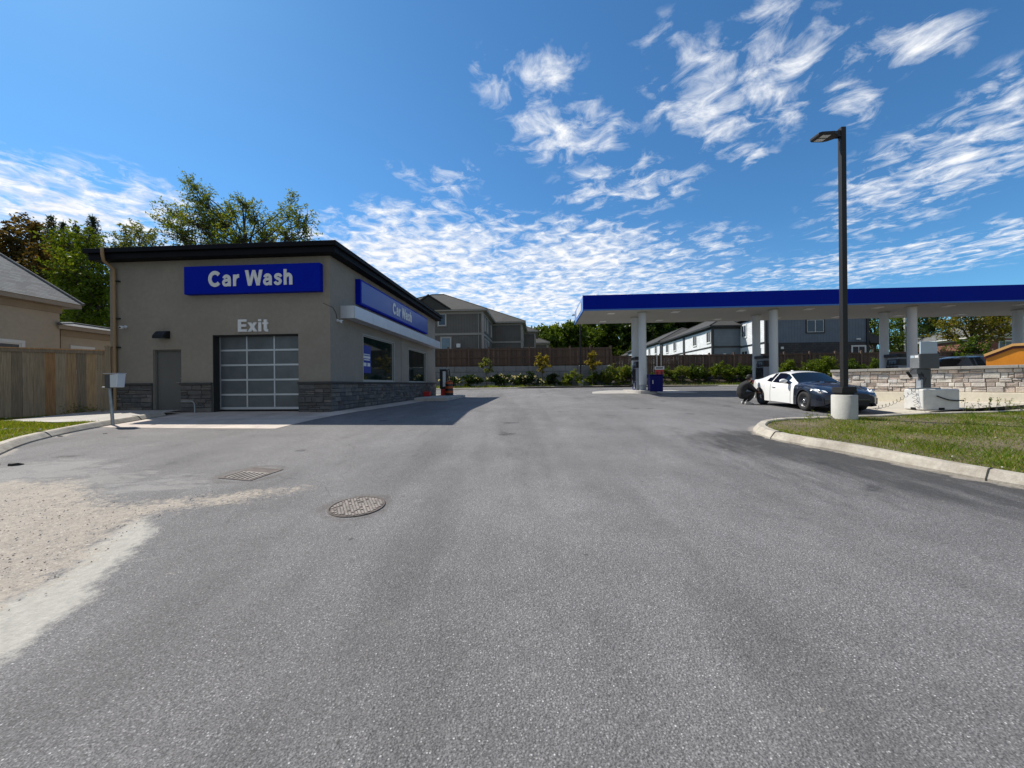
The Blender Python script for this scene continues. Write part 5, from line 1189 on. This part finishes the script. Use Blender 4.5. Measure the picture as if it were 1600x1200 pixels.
mb=MB(); mb.lathe([(0,.006),(.045,.004),(.05,0)],20,0,Matrix.Translation((0,.10,.665))@Matrix.Rotation(math.radians(38),4,'X')); mb.build('badge','chrome',car)
mb=MB(); mb.prism([(2.78,1.272),(2.98,1.255),(2.97,1.30),(2.93,1.315)],-.012,.012,'x'); mb.build('roof_fin','car_white',car)
mb=MB(); mb.tube([(-.30,1.36,.90),(-.02,1.40,.925)],.008,6); mb.tube([(.1,1.37,.915),(.5,1.40,.905)],.008,6); mb.build('wiper','rubber',car)
yoff(car,.84)

# large dark estate car behind the wall
SUV=dict(L=5.1,axles=(.95,3.9),arch=.42,wr=.39,keys=[1.45,1.6,2.15,2.25,2.9,3.0,3.75,3.85,4.6,.3,.62,.1],
 low=[(0,.42),(.3,.30),(4.6,.30),(5.1,.5)],yw=[(0,.72),(.1,.86),(.4,.97),(1,1.0),(4,1.0),(4.8,.97),(5.1,.88)],
 zb=[(0,.78),(.2,.92),(.6,1.02),(1.4,1.10),(2,1.13),(4.5,1.17),(5.1,1.10)],zt=[(0,.86),(.2,1.0),(.6,1.10),(1.4,1.20),(1.5,1.22),(2.2,1.80),(2.6,1.90),(3.5,1.93),(4.5,1.90),(4.85,1.82),(5.02,1.5),(5.1,1.12)],
 zr=[(0,.82),(.2,.96),(.6,1.07),(1.4,1.15),(1.5,1.18),(2.2,1.70),(2.6,1.82),(3.5,1.85),(4.5,1.82),(4.85,1.74),(5.02,1.4),(5.1,1.11)],
 yr=[(0,.6),(.6,.8),(1.4,.85),(2.2,.72),(3,.70),(4.5,.70),(5.1,.75)],front='body',rear='body')
def suv_part(x,j,side):
    if j>=9 and 1.5<x<2.15: return 'windshield'
    if j in (6,7) and 1.85<x<2.9: return 'front_window'
    if j in (6,7) and 3.0<x<3.75: return 'rear_side_window'
    if j in (6,7) and 3.85<x<4.6: return 'quarter_window'
    return 'body'
SUV['part']=suv_part
p=Vector((22.9,21.9,0)); suv=thing('estate_car','large dark grey estate car seen roof only over the stone wall beside the orange container','car',(p.x,p.y,g(p.x,p.y)+.03),math.radians(-83))
sh=shell(SUV,suv,dict(body='car_grey',windshield='glass_car',front_window='glass_car',rear_side_window='glass_car',quarter_window='glass_car'))
for k in ('front_window','rear_side_window','quarter_window'): split_sides(sh[k])
mb=MB(); mb.box(-.7,.7,.2,4.9,.32,.9); mb.build('underbody','car_under',suv)
for sx in (-1,1):
    for y in (.95,3.9): wheel(suv,sx*.87,y,.39,.25)
    mb=MB(); mb.tube([(sx*.66,2.5,1.86),(sx*.66,2.6,1.93),(sx*.66,4.4,1.94),(sx*.66,4.5,1.88)],.018,6); mb.build('roof_rail','aluminium',suv)

# orange container
s=thing('orange_container','bright orange box container with a sloped end and dark red trim behind the stone wall','container',(19.76,16.0,g(20,16)),math.radians(-55))
prof=[(.0,.3),(4.6,.3),(4.6,2.2),(.70,2.2),(.0,1.82)]
mb=MB(); mb.prism(prof,0,2.2,'y'); mb.build('body','orange_paint',s)
def strip(mb,z0,z1,out):
    pr=[(-.04,1.82+z0),(.69,2.2+z0),(4.64,2.2+z0),(4.64,2.2+z1),(.67,2.2+z1),(-.06,1.82+z1)]; mb.prism(pr,-out,2.2+out,'y')
mb=MB(); strip(mb,-.10,-.01,.04); mb.build('trim_band','trim_oxblood',s)
mb=MB(); strip(mb,.002,.10,.07); mb.build('roof_edge','orange_pale',s)
mb=MB()
for x in (.3,4.0):
    for y in (.2,1.7): mb.box(x,x+.3,y,y+.3,-.02,.298)
mb.build('skid','black_metal',s)

# pale pole far right
p=at(1414,560,52); s=thing('flag_pole','thin white pole standing in front of the green trees','pole',(p.x,p.y,1.2))
mb=MB(); mb.tube([(0,0,-.3),(0,0,10.8)],[.11,.07],10); mb.build('shaft','pole_white',s); mb=MB(); mb.lathe([(0,-.1),(.1,0),(0,.1)],10,0,Matrix.Translation((0,0,10.9))); mb.build('finial','pole_white',s)

# ------------------------------------------------------------------ the crouching person
def skin_body(name,joints,edges,rad,mats,matf,parent,root,sub=2):
    """one continuous surface grown round a skeleton"""
    me=bpy.data.meshes.new(name); me.from_pydata(joints,edges,[]); o=bpy.data.objects.new(name,me); COL.objects.link(o)
    m1=o.modifiers.new('s','SKIN'); m1.use_smooth_shade=True
    for i,r_ in enumerate(rad): me.skin_vertices[0].data[i].radius=(r_,r_) if not isinstance(r_,tuple) else r_
    me.skin_vertices[0].data[root].use_root=True
    m2=o.modifiers.new('d','SUBSURF'); m2.levels=sub; m2.render_levels=sub
    bpy.context.view_layer.update(); dg=bpy.context.evaluated_depsgraph_get(); nm=bpy.data.meshes.new_from_object(o.evaluated_get(dg)); bpy.data.objects.remove(o)
    nm.name=name; nm.materials.clear()
    for k in mats: nm.materials.append(MATS[k])
    for p_ in nm.polygons: p_.use_smooth=True; p_.material_index=matf(p_.center)
    o=bpy.data.objects.new(name,nm); COL.objects.link(o); o.parent=parent; return o
# x: towards the wheel, y: away from the viewer, z: up; squatting on the balls of the feet
p=Vector((9.20,15.05,0)); per=thing('person','person in black clothes and grey shoes crouching at the rear wheel of the coupe','person',(p.x,p.y,g(p.x,p.y)),math.radians(-6))
J=[];Ed=[];Rd=[]
def jn(c,r_,par=None):
    J.append(c); Rd.append(r_)
    if par is not None: Ed.append((par,len(J)-1))
    return len(J)-1
pel=jn((-.20,0,.34),.175); ab=jn((-.23,0,.50),.18,pel); ch=jn((-.15,0,.68),(.195,.18),ab); nk0=jn((-.01,0,.85),.10,ch); nk=jn((.05,0,.90),.058,nk0); h1=jn((.10,0,.965),.083,nk); h2=jn((.125,0,1.04),.088,h1); h3=jn((.12,0,1.11),.062,h2)
hands=[]
for sy in (-1,1):
    hip=jn((-.16,sy*.11,.32),.125,pel); kn=jn((.20,sy*.17,.46),.088,hip); cf=jn((.06,sy*.16,.25),.072,kn); an=jn((-.06,sy*.14,.09),.042,cf); to=jn((.10,sy*.15,.045),.036,an)
    sh_=jn((-.02,sy*.17,.79),.092,nk0); el=jn((.17,sy*.20,.60),.064,sh_); wr_=jn((.36,sy*.12,.48),.034,el); pm=jn((.42,sy*.105,.455),.038,wr_); hands.append((pm,sy))
    for f_ in range(4):
        dy=(f_-1.5)*.021; ln=(.060,.072,.068,.052)[f_]
        a1=jn((.46,sy*.105+dy,.452+.004*f_),.0105,pm); a2=jn((.46+ln*.6,sy*.105+dy*1.1,.440),.0095,a1); jn((.46+ln,sy*.105+dy*1.1,.415),.008,a2)
    t1=jn((.43,sy*.105-sy*.04,.468),.012,pm); jn((.46,sy*.105-sy*.052,.462),.0095,t1)
def pm_(c):
    if c.z>.885 and c.x>.02: return 1
    if c.x>.355 and .38<c.z<.53: return 1
    return 0
body=skin_body('body',J,Ed,Rd,['cloth_black','skin'],pm_,per,pel)
# face, hair, shoes
mb=MB(); Tm=Matrix.Translation((.10,0,1.055))@Matrix.Rotation(math.radians(28),4,'Y')@Matrix.Diagonal((.118,.102,.118,1))
mb.lathe([(1.0,-.15),(1.02,.1),(.93,.45),(.70,.78),(.35,.97),(0,1.03)],18,0,Tm); mb.lathe([(.80,-.75),(.98,-.45),(1.0,-.15)],18,0,Matrix.Translation((.072,0,1.04))@Matrix.Rotation(math.radians(28),4,'Y')@Matrix.Diagonal((.105,.102,.118,1))); mb.build('hair','hair_black',per)
mb=MB(); mb.lathe([(0,.03),(.010,.01),(.016,-.015),(.0,-.02)],8,0,Matrix.Translation((.205,0,1.01))@Matrix.Rotation(math.radians(60),4,'Y')); mb.build('nose','skin',per)
for sy in (-1,1):
    mb=MB(); mb.lathe([(0,-.011),(.011,0),(0,.011)],8,0,Matrix.Translation((.195,sy*.032,1.04))); mb.build('eye','hair_black',per)
    mb=MB(); mb.lathe([(0,-.03),(.02,-.01),(.022,.012),(0,.03)],8,0,Matrix.Translation((.11,sy*.092,1.02))@Matrix.Diagonal((1,.45,1,1))); mb.build('ear','skin',per)
    mb=MB(); prof=[(-.135,.0),(.17,.0),(.185,.03),(.15,.06),(.04,.10),(-.05,.12),(-.12,.115),(-.145,.05)]; mb.prism(prof,sy*.145-.048,sy*.145+.048,'y'); mb.build('shoe','shoe_grey',per,bevel=.02)
mb=MB(); mb.tube([(.185,-.022,.985),(.195,0,.982),(.185,.022,.985)],.006,6); mb.build('mouth','brick_red',per)

# ------------------------------------------------------------------ trees and shrubs
def leafcards(r,P,size,asp=.5,droop=.25,wind=(0,0,0)):
    """leaf-sized diamonds, one island each, around the points P (n,3)"""
    n=len(P); d=r.normal(size=(n,3)); d[:,2]-=droop; d+=np.array(wind); d/=np.linalg.norm(d,axis=1,keepdims=True)+1e-9
    q=r.normal(size=(n,3)); w=np.cross(d,q); w/=np.linalg.norm(w,axis=1,keepdims=True)+1e-9
    L=(size*r.uniform(.6,1.3,n))[:,None]; mid=P+d*L*.45; nrm=np.cross(d,w)
    A_=P; B_=mid+w*L*asp*.5+nrm*L*.06; C_=P+d*L; D_=mid-w*L*asp*.5+nrm*L*.06
    return np.stack([A_,B_,C_,D_],1).reshape(-1,3)
def quads_obj(name,co,mat_,parent):
    n=len(co)//4; me=bpy.data.meshes.new(name); me.vertices.add(4*n); me.vertices.foreach_set('co',co.astype(np.float32).ravel()); me.loops.add(4*n); me.loops.foreach_set('vertex_index',np.arange(4*n)); me.polygons.add(n); me.polygons.foreach_set('loop_start',np.arange(0,4*n,4)); me.update(calc_edges=True); me.materials.append(MATS[mat_])
    o=bpy.data.objects.new(name,me); COL.objects.link(o); o.parent=parent; return o
def tree(name,label,base,lobes,leafm,seed,tr=.22,fork=None,leaf=.16,per_m2=60,subs=10,lean=(0,0,0),wind=(0,0,0),barkm='bark',cat='tree',group=None,limb=True,fill=.55,asp=.5):
    """lobes: (centre, radius or (rx,ry,rz)) in world metres; limbs grow from the fork to each lobe, twigs fan out in it, leaves hang along the twigs"""
    r=np.random.default_rng(seed); base=np.array(base,float); s=thing(name,label,cat,tuple(base),0,group)
    L=[(np.array(c,float)-base,np.array(q if isinstance(q,(tuple,list)) else (q,q,q),float)) for c,q in lobes]
    zlo=min(c[2]-q[2] for c,q in L); ztop=max(c[2]+q[2]*.5 for c,q in L); cen=np.mean([c for c,_ in L],0)
    fk=np.array([cen[0]*.35,cen[1]*.35,fork if fork is not None else max(.25*ztop,zlo*.75)])
    mb=MB(); mb.tube([(0,0,-.4),(0,0,.0),tuple(fk*.5),tuple(fk)],[tr*1.5,tr*1.25,tr,tr*.85],10)
    top=np.array([cen[0]*.8,cen[1]*.8,ztop*.86]); mb.tube([tuple(fk),tuple(fk*.5+top*.5+r.normal(size=3)*.1),tuple(top)],[tr*.85,tr*.5,tr*.12],8)
    mb.build('trunk',barkm,s); mbl=MB(); pts=[]
    for c,q in L:
        st=fk+(top-fk)*min(.75,max(0,(c[2]-q[2]-fk[2])/(top[2]-fk[2]+1e-6))*.6)
        mid=st*.5+c*.5+np.array([0,0,.12*np.linalg.norm(c-st)])*.5+r.normal(size=3)*.12
        rb=tr*.22*min(1.2,max(.4,float(q.mean())/1.5)); 
        if limb: mbl.tube([tuple(st),tuple(mid),tuple(c)],[rb*1.4,rb,rb*.55],6)
        n=max(5,int(subs*float(q.mean())**1.2))
        for k in range(n):
            d=r.normal(size=3); d+=np.array(lean)*1.2; d/=np.linalg.norm(d); ln=r.uniform(.72,1.08)
            a=c+(mid-c)*r.uniform(0,.35)+r.normal(size=3)*q*.12; e=c+d*q*ln; m2=(a+e)/2+r.normal(size=3)*q*.09+np.array([0,0,.05])
            if limb: mbl.tube([tuple(a),tuple(m2),tuple(e)],[rb*.4,rb*.22,rb*.06],4,0,None,False)
            nl=max(6,int(per_m2*float(q.mean())**2*4*PI/n)); t=r.uniform(.12,1.06,nl)**.8
            A1=a+(m2-a)*np.minimum(1,t*2)[:,None]+(e-m2)*np.maximum(0,t*2-1)[:,None]
            pts.append(A1+r.normal(size=(nl,3))*q*(.045+.10*fill*(1.2-t))[:,None])
    mbl.build('limbs',barkm,s) if mbl.v else None
    quads_obj('crown',leafcards(r,np.concatenate(pts),leaf,asp,.2,wind),leafm,s); return s
def lob(px,py,Y,r_,dy=0):
    p=at(px,py,Y+dy); return (tuple(p),r_)
def lobs(Y,L,r,k=600):
    out=[]
    for (px,py,rad) in L:
        R_=rad/k*Y; out.append(lob(px,py,Y,(R_,R_*r.uniform(.9,1.4),R_),r.uniform(-1,1)*R_*1.2))
    return out
R5=random.Random(55)
b=at(395,600,33)
tree('broadleaf_tree','tall windblown tree with thin leaning branches rising behind the car wash roof',(b.x,b.y,.9),
 lobs(33,[(298,290,22),(318,318,34),(335,345,38),(305,350,34),(270,335,24),(258,352,20),(285,372,30),(352,352,30),(330,376,36),(385,318,20),(400,345,32),(420,372,34),(380,375,34),(365,332,22),(462,312,15),(455,338,22),(478,345,22),(485,368,22),(455,370,28),(436,352,18),(300,395,34),(360,400,40),(420,400,36),(470,395,30)],R5),
 'leaf_olive',1,.30,8.5,.24,17,17,(-.45,0,.65),(-.5,0,.35),'bark',asp=.42)
b=at(35,600,33); tree('broadleaf_tree','reddish brown leaved tree at the far left behind the cream house',(b.x,b.y,.9),lobs(33,[(20,375,30),(50,362,28),(60,395,34),(22,410,38),(66,430,32),(40,440,34),(0,440,36),(-20,400,40),(-40,440,40),(75,400,20),(70,460,30)],R5),'leaf_red',2,.3,5,.30,24,11,(0,0,.3),(-.2,0,.1))
b=at(125,600,30); tree('broadleaf_tree','dense bright green tree filling the gap left of the car wash',(b.x,b.y,.8),lobs(30,[(105,380,26),(135,372,24),(150,400,28),(100,415,28),(130,435,36),(160,440,32),(95,450,24),(120,475,34),(158,480,34),(100,488,24),(150,510,34),(118,515,30),(175,460,30),(185,505,30)],R5),'leaf_bright',3,.3,3.5,.27,22,11,(0,0,.25),fill=.8)
b=at(215,600,36); tree('broadleaf_tree','pale thin leaved treetop just above the left end of the car wash roof',(b.x,b.y,.9),lobs(36,[(195,372,20),(220,368,22),(240,378,16),(205,395,26),(235,398,24),(185,395,20)],R5),'leaf_pale',4,.25,7,.23,24,12,(0,0,.4))
def conifer(label,px,pytop,Y,rad,seed):
    r=np.random.default_rng(seed); p=at(px,600,Y); top=at(px,pytop,Y).z; s=thing('conifer_tree',label,'tree',(p.x,p.y,.9),0); H=top-.9
    mb=MB(); mb.tube([(0,0,-.4),(0,0,H*.5),(0,0,H)],[.3,.17,.02],8); mb.build('trunk','bark',s); mbl=MB(); pts=[]
    z=H*.3
    while z<H*.985:
        t=1-z/H; R_=rad*(t**.75)*1.9*r.uniform(.75,1.1); n=max(4,int(6+4*t)); a0=r.uniform(0,6)
        for k in range(n):
            a=a0+2*PI*k/n+r.normal()*.2; L=R_*r.uniform(.7,1.1)+.12; e=np.array([math.cos(a)*L,math.sin(a)*L,z-L*.22+.1*L]); mbl.tube([(0,0,z),tuple(e*np.array([.5,.5,1])+np.array([0,0,.06])),tuple(e)],[.03,.02,.008],4,0,None,False)
            nl=int(10+L*26); q=r.uniform(.15,1.04,nl)[:,None]; pts.append(np.array([0,0,z])*(1-q)+e*q+r.normal(size=(nl,3))*np.array([.10,.10,.06])*(.5+L*.35))
        z+=.30+.25*t
    mbl.build('limbs','bark',s); quads_obj('crown',leafcards(r,np.concatenate(pts),.26,.34,.35),'leaf_conifer',s); return s
conifer('pointed dark conifer, left one of the cluster behind the green tree',82,334,46,2.0,5)
conifer('slim short topped dark conifer between its two larger neighbours',101,343,48,1.6,6)
conifer('broad dark conifer with layered branches nearest the car wash roof',147,334,45,2.6,7)
conifer('small dark conifer tip hidden behind the broad one',121,347,50,1.6,8)
# woods behind the houses
WOODS=[(845,532,30,'leaf_green'),(868,525,26,'leaf_bright'),(893,520,27,'leaf_green'),(920,513,32,'leaf_bright'),(950,508,32,'leaf_green'),(985,510,34,'leaf_dark'),(1018,506,32,'leaf_dark'),(1000,518,28,'leaf_dark'),(1050,505,34,'leaf_dark'),(1085,500,32,'leaf_dark'),(1118,498,34,'leaf_green'),(830,545,16,'leaf_green')]
KINDW={'leaf_green':'mid green','leaf_bright':'yellow green','leaf_dark':'very dark green'}
where=['at the left end of the woods beyond the townhouses','second from the left in the woods past the townhouses','over the middle of the retaining wall fence','beside the near left corner of the canopy','under the left corner of the canopy','just left of the front canopy columns','directly behind the front canopy columns','shorter one between the fence end and the front canopy columns','right of the front columns above the long row house','behind the roof of the long row house','highest behind the row house roof ridge','lowest, next to the smallest grey townhouse']
for i,(px,py,rad,lm) in enumerate(WOODS):
    Y=118+R5.uniform(-4,26) if i not in (0,10) else 105; b=at(px,600,Y); L=[]
    for k in range(11): L.append((px+R5.uniform(-.95,.95)*rad,py+R5.uniform(-.35,1.7)*rad,rad*R5.uniform(.42,.62)))
    L.append((px,py-rad*.3,rad*.5)); L.append((px-rad*.5,py+rad*1.4,rad*.6)); L.append((px+rad*.5,py+rad*1.4,rad*.6))
    tree('woodland_tree','%s tree %s'%(KINDW[lm],where[i]),(b.x,b.y,1.5),lobs(Y,L,R5),lm,30+i,.4,4,.95,5.5,5,(0,0,.2),limb=False,fill=1.,asp=.6,group='woods beyond the houses')
# trees to the right, seen under the canopy
def bigtree(label,px,Y,L,lm,seed,leaf=.36,dens=9,**k):
    b=at(px,600,Y); return tree('broadleaf_tree',label,(b.x,b.y,1.1),lobs(Y,L,R5),lm,seed,.3,3,leaf,dens,8,(0,0,.2),fill=.9,**k)
bigtree('bright green tree between the blue house and the third pair of columns',1362,52,[(1358,505,24),(1375,520,24),(1352,530,20),(1368,548,24),(1385,500,22),(1390,535,22),(1350,485,18),(1380,480,22),(1372,565,22)],'leaf_bright',51)
bigtree('green tree behind the white pole between the third columns',1410,60,[(1405,505,22),(1420,520,22),(1402,535,20),(1415,548,22),(1400,480,20),(1425,490,20),(1410,565,20)],'leaf_green',52)
bigtree('dark narrow tree beside the small brick house',1455,64,[(1458,512,20),(1452,490,24),(1464,505,20),(1446,508,18),(1445,478,20),(1440,520,18),(1430,500,18),(1436,486,18)],'leaf_dark',53)
bigtree('wide yellow green maple with drooping branches right of the air pump machine',1512,40,[(1482,505,20),(1505,498,24),(1530,505,26),(1470,520,16),(1490,525,18),(1550,515,22),(1570,522,16),(1515,485,26),(1545,492,24),(1485,485,20),(1530,530,18),(1565,500,22),(1590,495,24),(1580,482,22)],'leaf_maple',54,.27,17)
bigtree('low deep green bushy tree below the yellow maple',1515,36,[(1500,545,14),(1518,540,16),(1535,548,16),(1510,560,18),(1530,565,18),(1497,562,14)],'leaf_green',55,.24,26)
bigtree('small yellowish young tree beside the brick house porch',1484,48,[(1480,548,10),(1488,558,12),(1482,568,12)],'leaf_pale',56,.25,14)
# saplings along the retaining wall
for i,(px,py,sz,Y,lm,lb) in enumerate([(760,570,13,35.4,'leaf_pale','thin sapling with pale yellow leaves, nearest the car wash'),(847,567,13,35.6,'leaf_yellow','slim yellow leaved sapling at the middle of the retaining wall'),(926,563,15,36.1,'leaf_yellow','orange tinted yellow sapling right of the distant lamp post')]):
    b=at(px,600,Y); zb=bank(b.x,b.y)
    tree('sapling',lb,(b.x,b.y,zb),lobs(Y,[(px-5,py+3,sz*.6),(px+4,py-5,sz*.6),(px+6,py+5,sz*.6),(px-3,py-7,sz*.5),(px,py+11,sz*.5)],R5),lm,70+i,.045,.9,.19,110 if i else 60,12,(0,0,.3),barkm='bark_grey',group='young trees along the retaining wall')
# shrubs
def shrub(label,px,py0,py1,wpx,Y,lm,seed,dens=42,leaf=.15,bloom=0,group='shrubs along the far kerb'):
    r=random.Random(seed); b=at(px,600,Y); zb=bank(b.x,b.y); W2=wpx/1050*Y; zt=at(px,py0,Y).z; H=zt-zb; L=[]
    for k in range(9):
        fx=r.uniform(-1,1); q=H*r.uniform(.30,.44); L.append(((b.x+fx*W2*.8,Y+r.uniform(-.5,.5),zb+H*r.uniform(.18,.66)*(1-.2*abs(fx))),(max(q,W2*.45),q*1.1,q)))
    L.append(((b.x+r.uniform(-.3,.3)*W2,Y,zb+H*.70),(W2*.55,H*.4,H*.34)))
    s=tree('shrub',label,(b.x,b.y,zb),L,lm,seed,.05,H*.12,leaf,dens,9,(0,0,.5),barkm='bark',cat='shrub',group=group,fill=.9)
    if bloom:
        rr=np.random.default_rng(seed); pts=[]
        for c,q in L[:bloom]:
            n=6; d=rr.normal(size=(n,3)); d[:,2]=abs(d[:,2]); d[:,1]=-abs(d[:,1]); d/=np.linalg.norm(d,axis=1,keepdims=True); pts.append(np.array(c)-np.array((b.x,b.y,zb))+d*np.array(q)*1.02)
        P_=np.concatenate([np.repeat(p_,5,0)+rr.normal(size=(len(p_)*5,3))*.04 for p_ in pts]); quads_obj('blossom',leafcards(rr,P_,.13,.8,-.1),'leaf_blossom',s)
    return s
SH=[(727,586,604,62,34.6,'leaf_dark',5,'dark shrub with white blossom clusters nearest the car wash'),(790,584,604,50,34.9,'leaf_dark',3,'dark rounded shrub with a few white blossoms, right of the first sapling'),
 (828,580,603,46,35.1,'leaf_dark',4,'tallest dark shrub with white flecks, left of the middle sapling'),(868,583,602,36,35.6,'leaf_dark',0,'low dark shrub under the middle sapling'),(893,578,601,36,35.9,'leaf_olive',0,'grey green shrub just left of the distant lamp post'),
 (930,580,600,36,36.3,'leaf_green',0,'grey green shrub under the orange tinted sapling'),(962,570,599,44,36.4,'leaf_olive',0,'yellowish tall shrub at the end of the retaining wall'),(985,568,599,34,36.4,'leaf_bright',0,'yellow green shrub showing left of the front canopy columns'),
 (1038,574,599,36,36.3,'leaf_green',0,'green shrub just right of the notice frame'),(1062,572,599,40,36.2,'leaf_olive',0,'dull green shrub halfway along the low fence'),(1090,568,599,36,36.1,'leaf_green',0,'upright green shrub with pale tips below the white row house'),
 (1122,566,599,46,36.,'leaf_bright',0,'largest bright green rounded shrub left of the crouching person'),(1155,568,599,40,35.8,'leaf_green',0,'dark green shrub directly behind the crouching person'),(1180,570,599,36,35.6,'leaf_green',0,'green shrub hiding behind the second back column'),
 (1240,562,590,48,35.2,'leaf_bright',0,'bright green shrub above the roof of the coupe, left one'),(1282,556,590,48,35.,'leaf_bright',0,'tall bright green shrub above the coupe windscreen'),(1330,560,590,48,34.6,'leaf_green',0,'green shrub right of the tall lamp post, above the stone wall'),(1368,561,590,46,34.3,'leaf_green',0,'darker green shrub beside the third back column')]
for i,(px,a,b_,w,Y,lm,bl,lb) in enumerate(SH): shrub(lb,px,a,b_,w,Y,lm,100+i,bloom=bl,dens=75)
p=Vector((-14.25,12.85,.57)); rr=np.random.default_rng(8)
s=thing('weed_clump','clump of pale weeds growing at the foot of the fence beside the car wash','weeds',tuple(p)); P_=rr.normal(size=(260,3))*np.array([.30,.16,.10])+np.array([.0,-.1,.13]); P_[:,2]=abs(P_[:,2])
quads_obj('foliage',leafcards(rr,P_,.085,.35,-.5),'leaf_pale',s)
for (x,y,lb) in ((12.9,10.85,'thin weed stalks in front of the concrete block'),(14.0,10.9,'tall thin weeds at the back edge of the grass, right of the block'),(15.1,11.0,'straggling weeds farthest right along the back kerb'),(7.7,9.75,'low leafy weeds left of the round concrete lamp base')):
    s=thing('weed_clump',lb,'weeds',(x,y,zi(x,y)-.02),0,'weeds along the back kerb'); mb=MB(); P2=[]
    for k in range(9):
        a,b_=rr.normal()*.35,rr.normal()*.10; h=rr.uniform(.12,.42)*(.5 if x<8 else 1); e=(a+rr.normal()*.06,b_+rr.normal()*.05,h); mb.tube([(a,b_,0),((a+e[0])/2,(b_+e[1])/2,h*.5),e],[.005,.004,.002],4,0,None,False); n=14; q=rr.uniform(.3,1.05,n)[:,None]; P2.append(np.array([a,b_,0])*(1-q)+np.array(e)*q+rr.normal(size=(n,3))*.02)
    mb.build('stems','bark_grey',s); quads_obj('foliage',leafcards(rr,np.concatenate(P2),.05,.4,-.2),'leaf_olive',s)
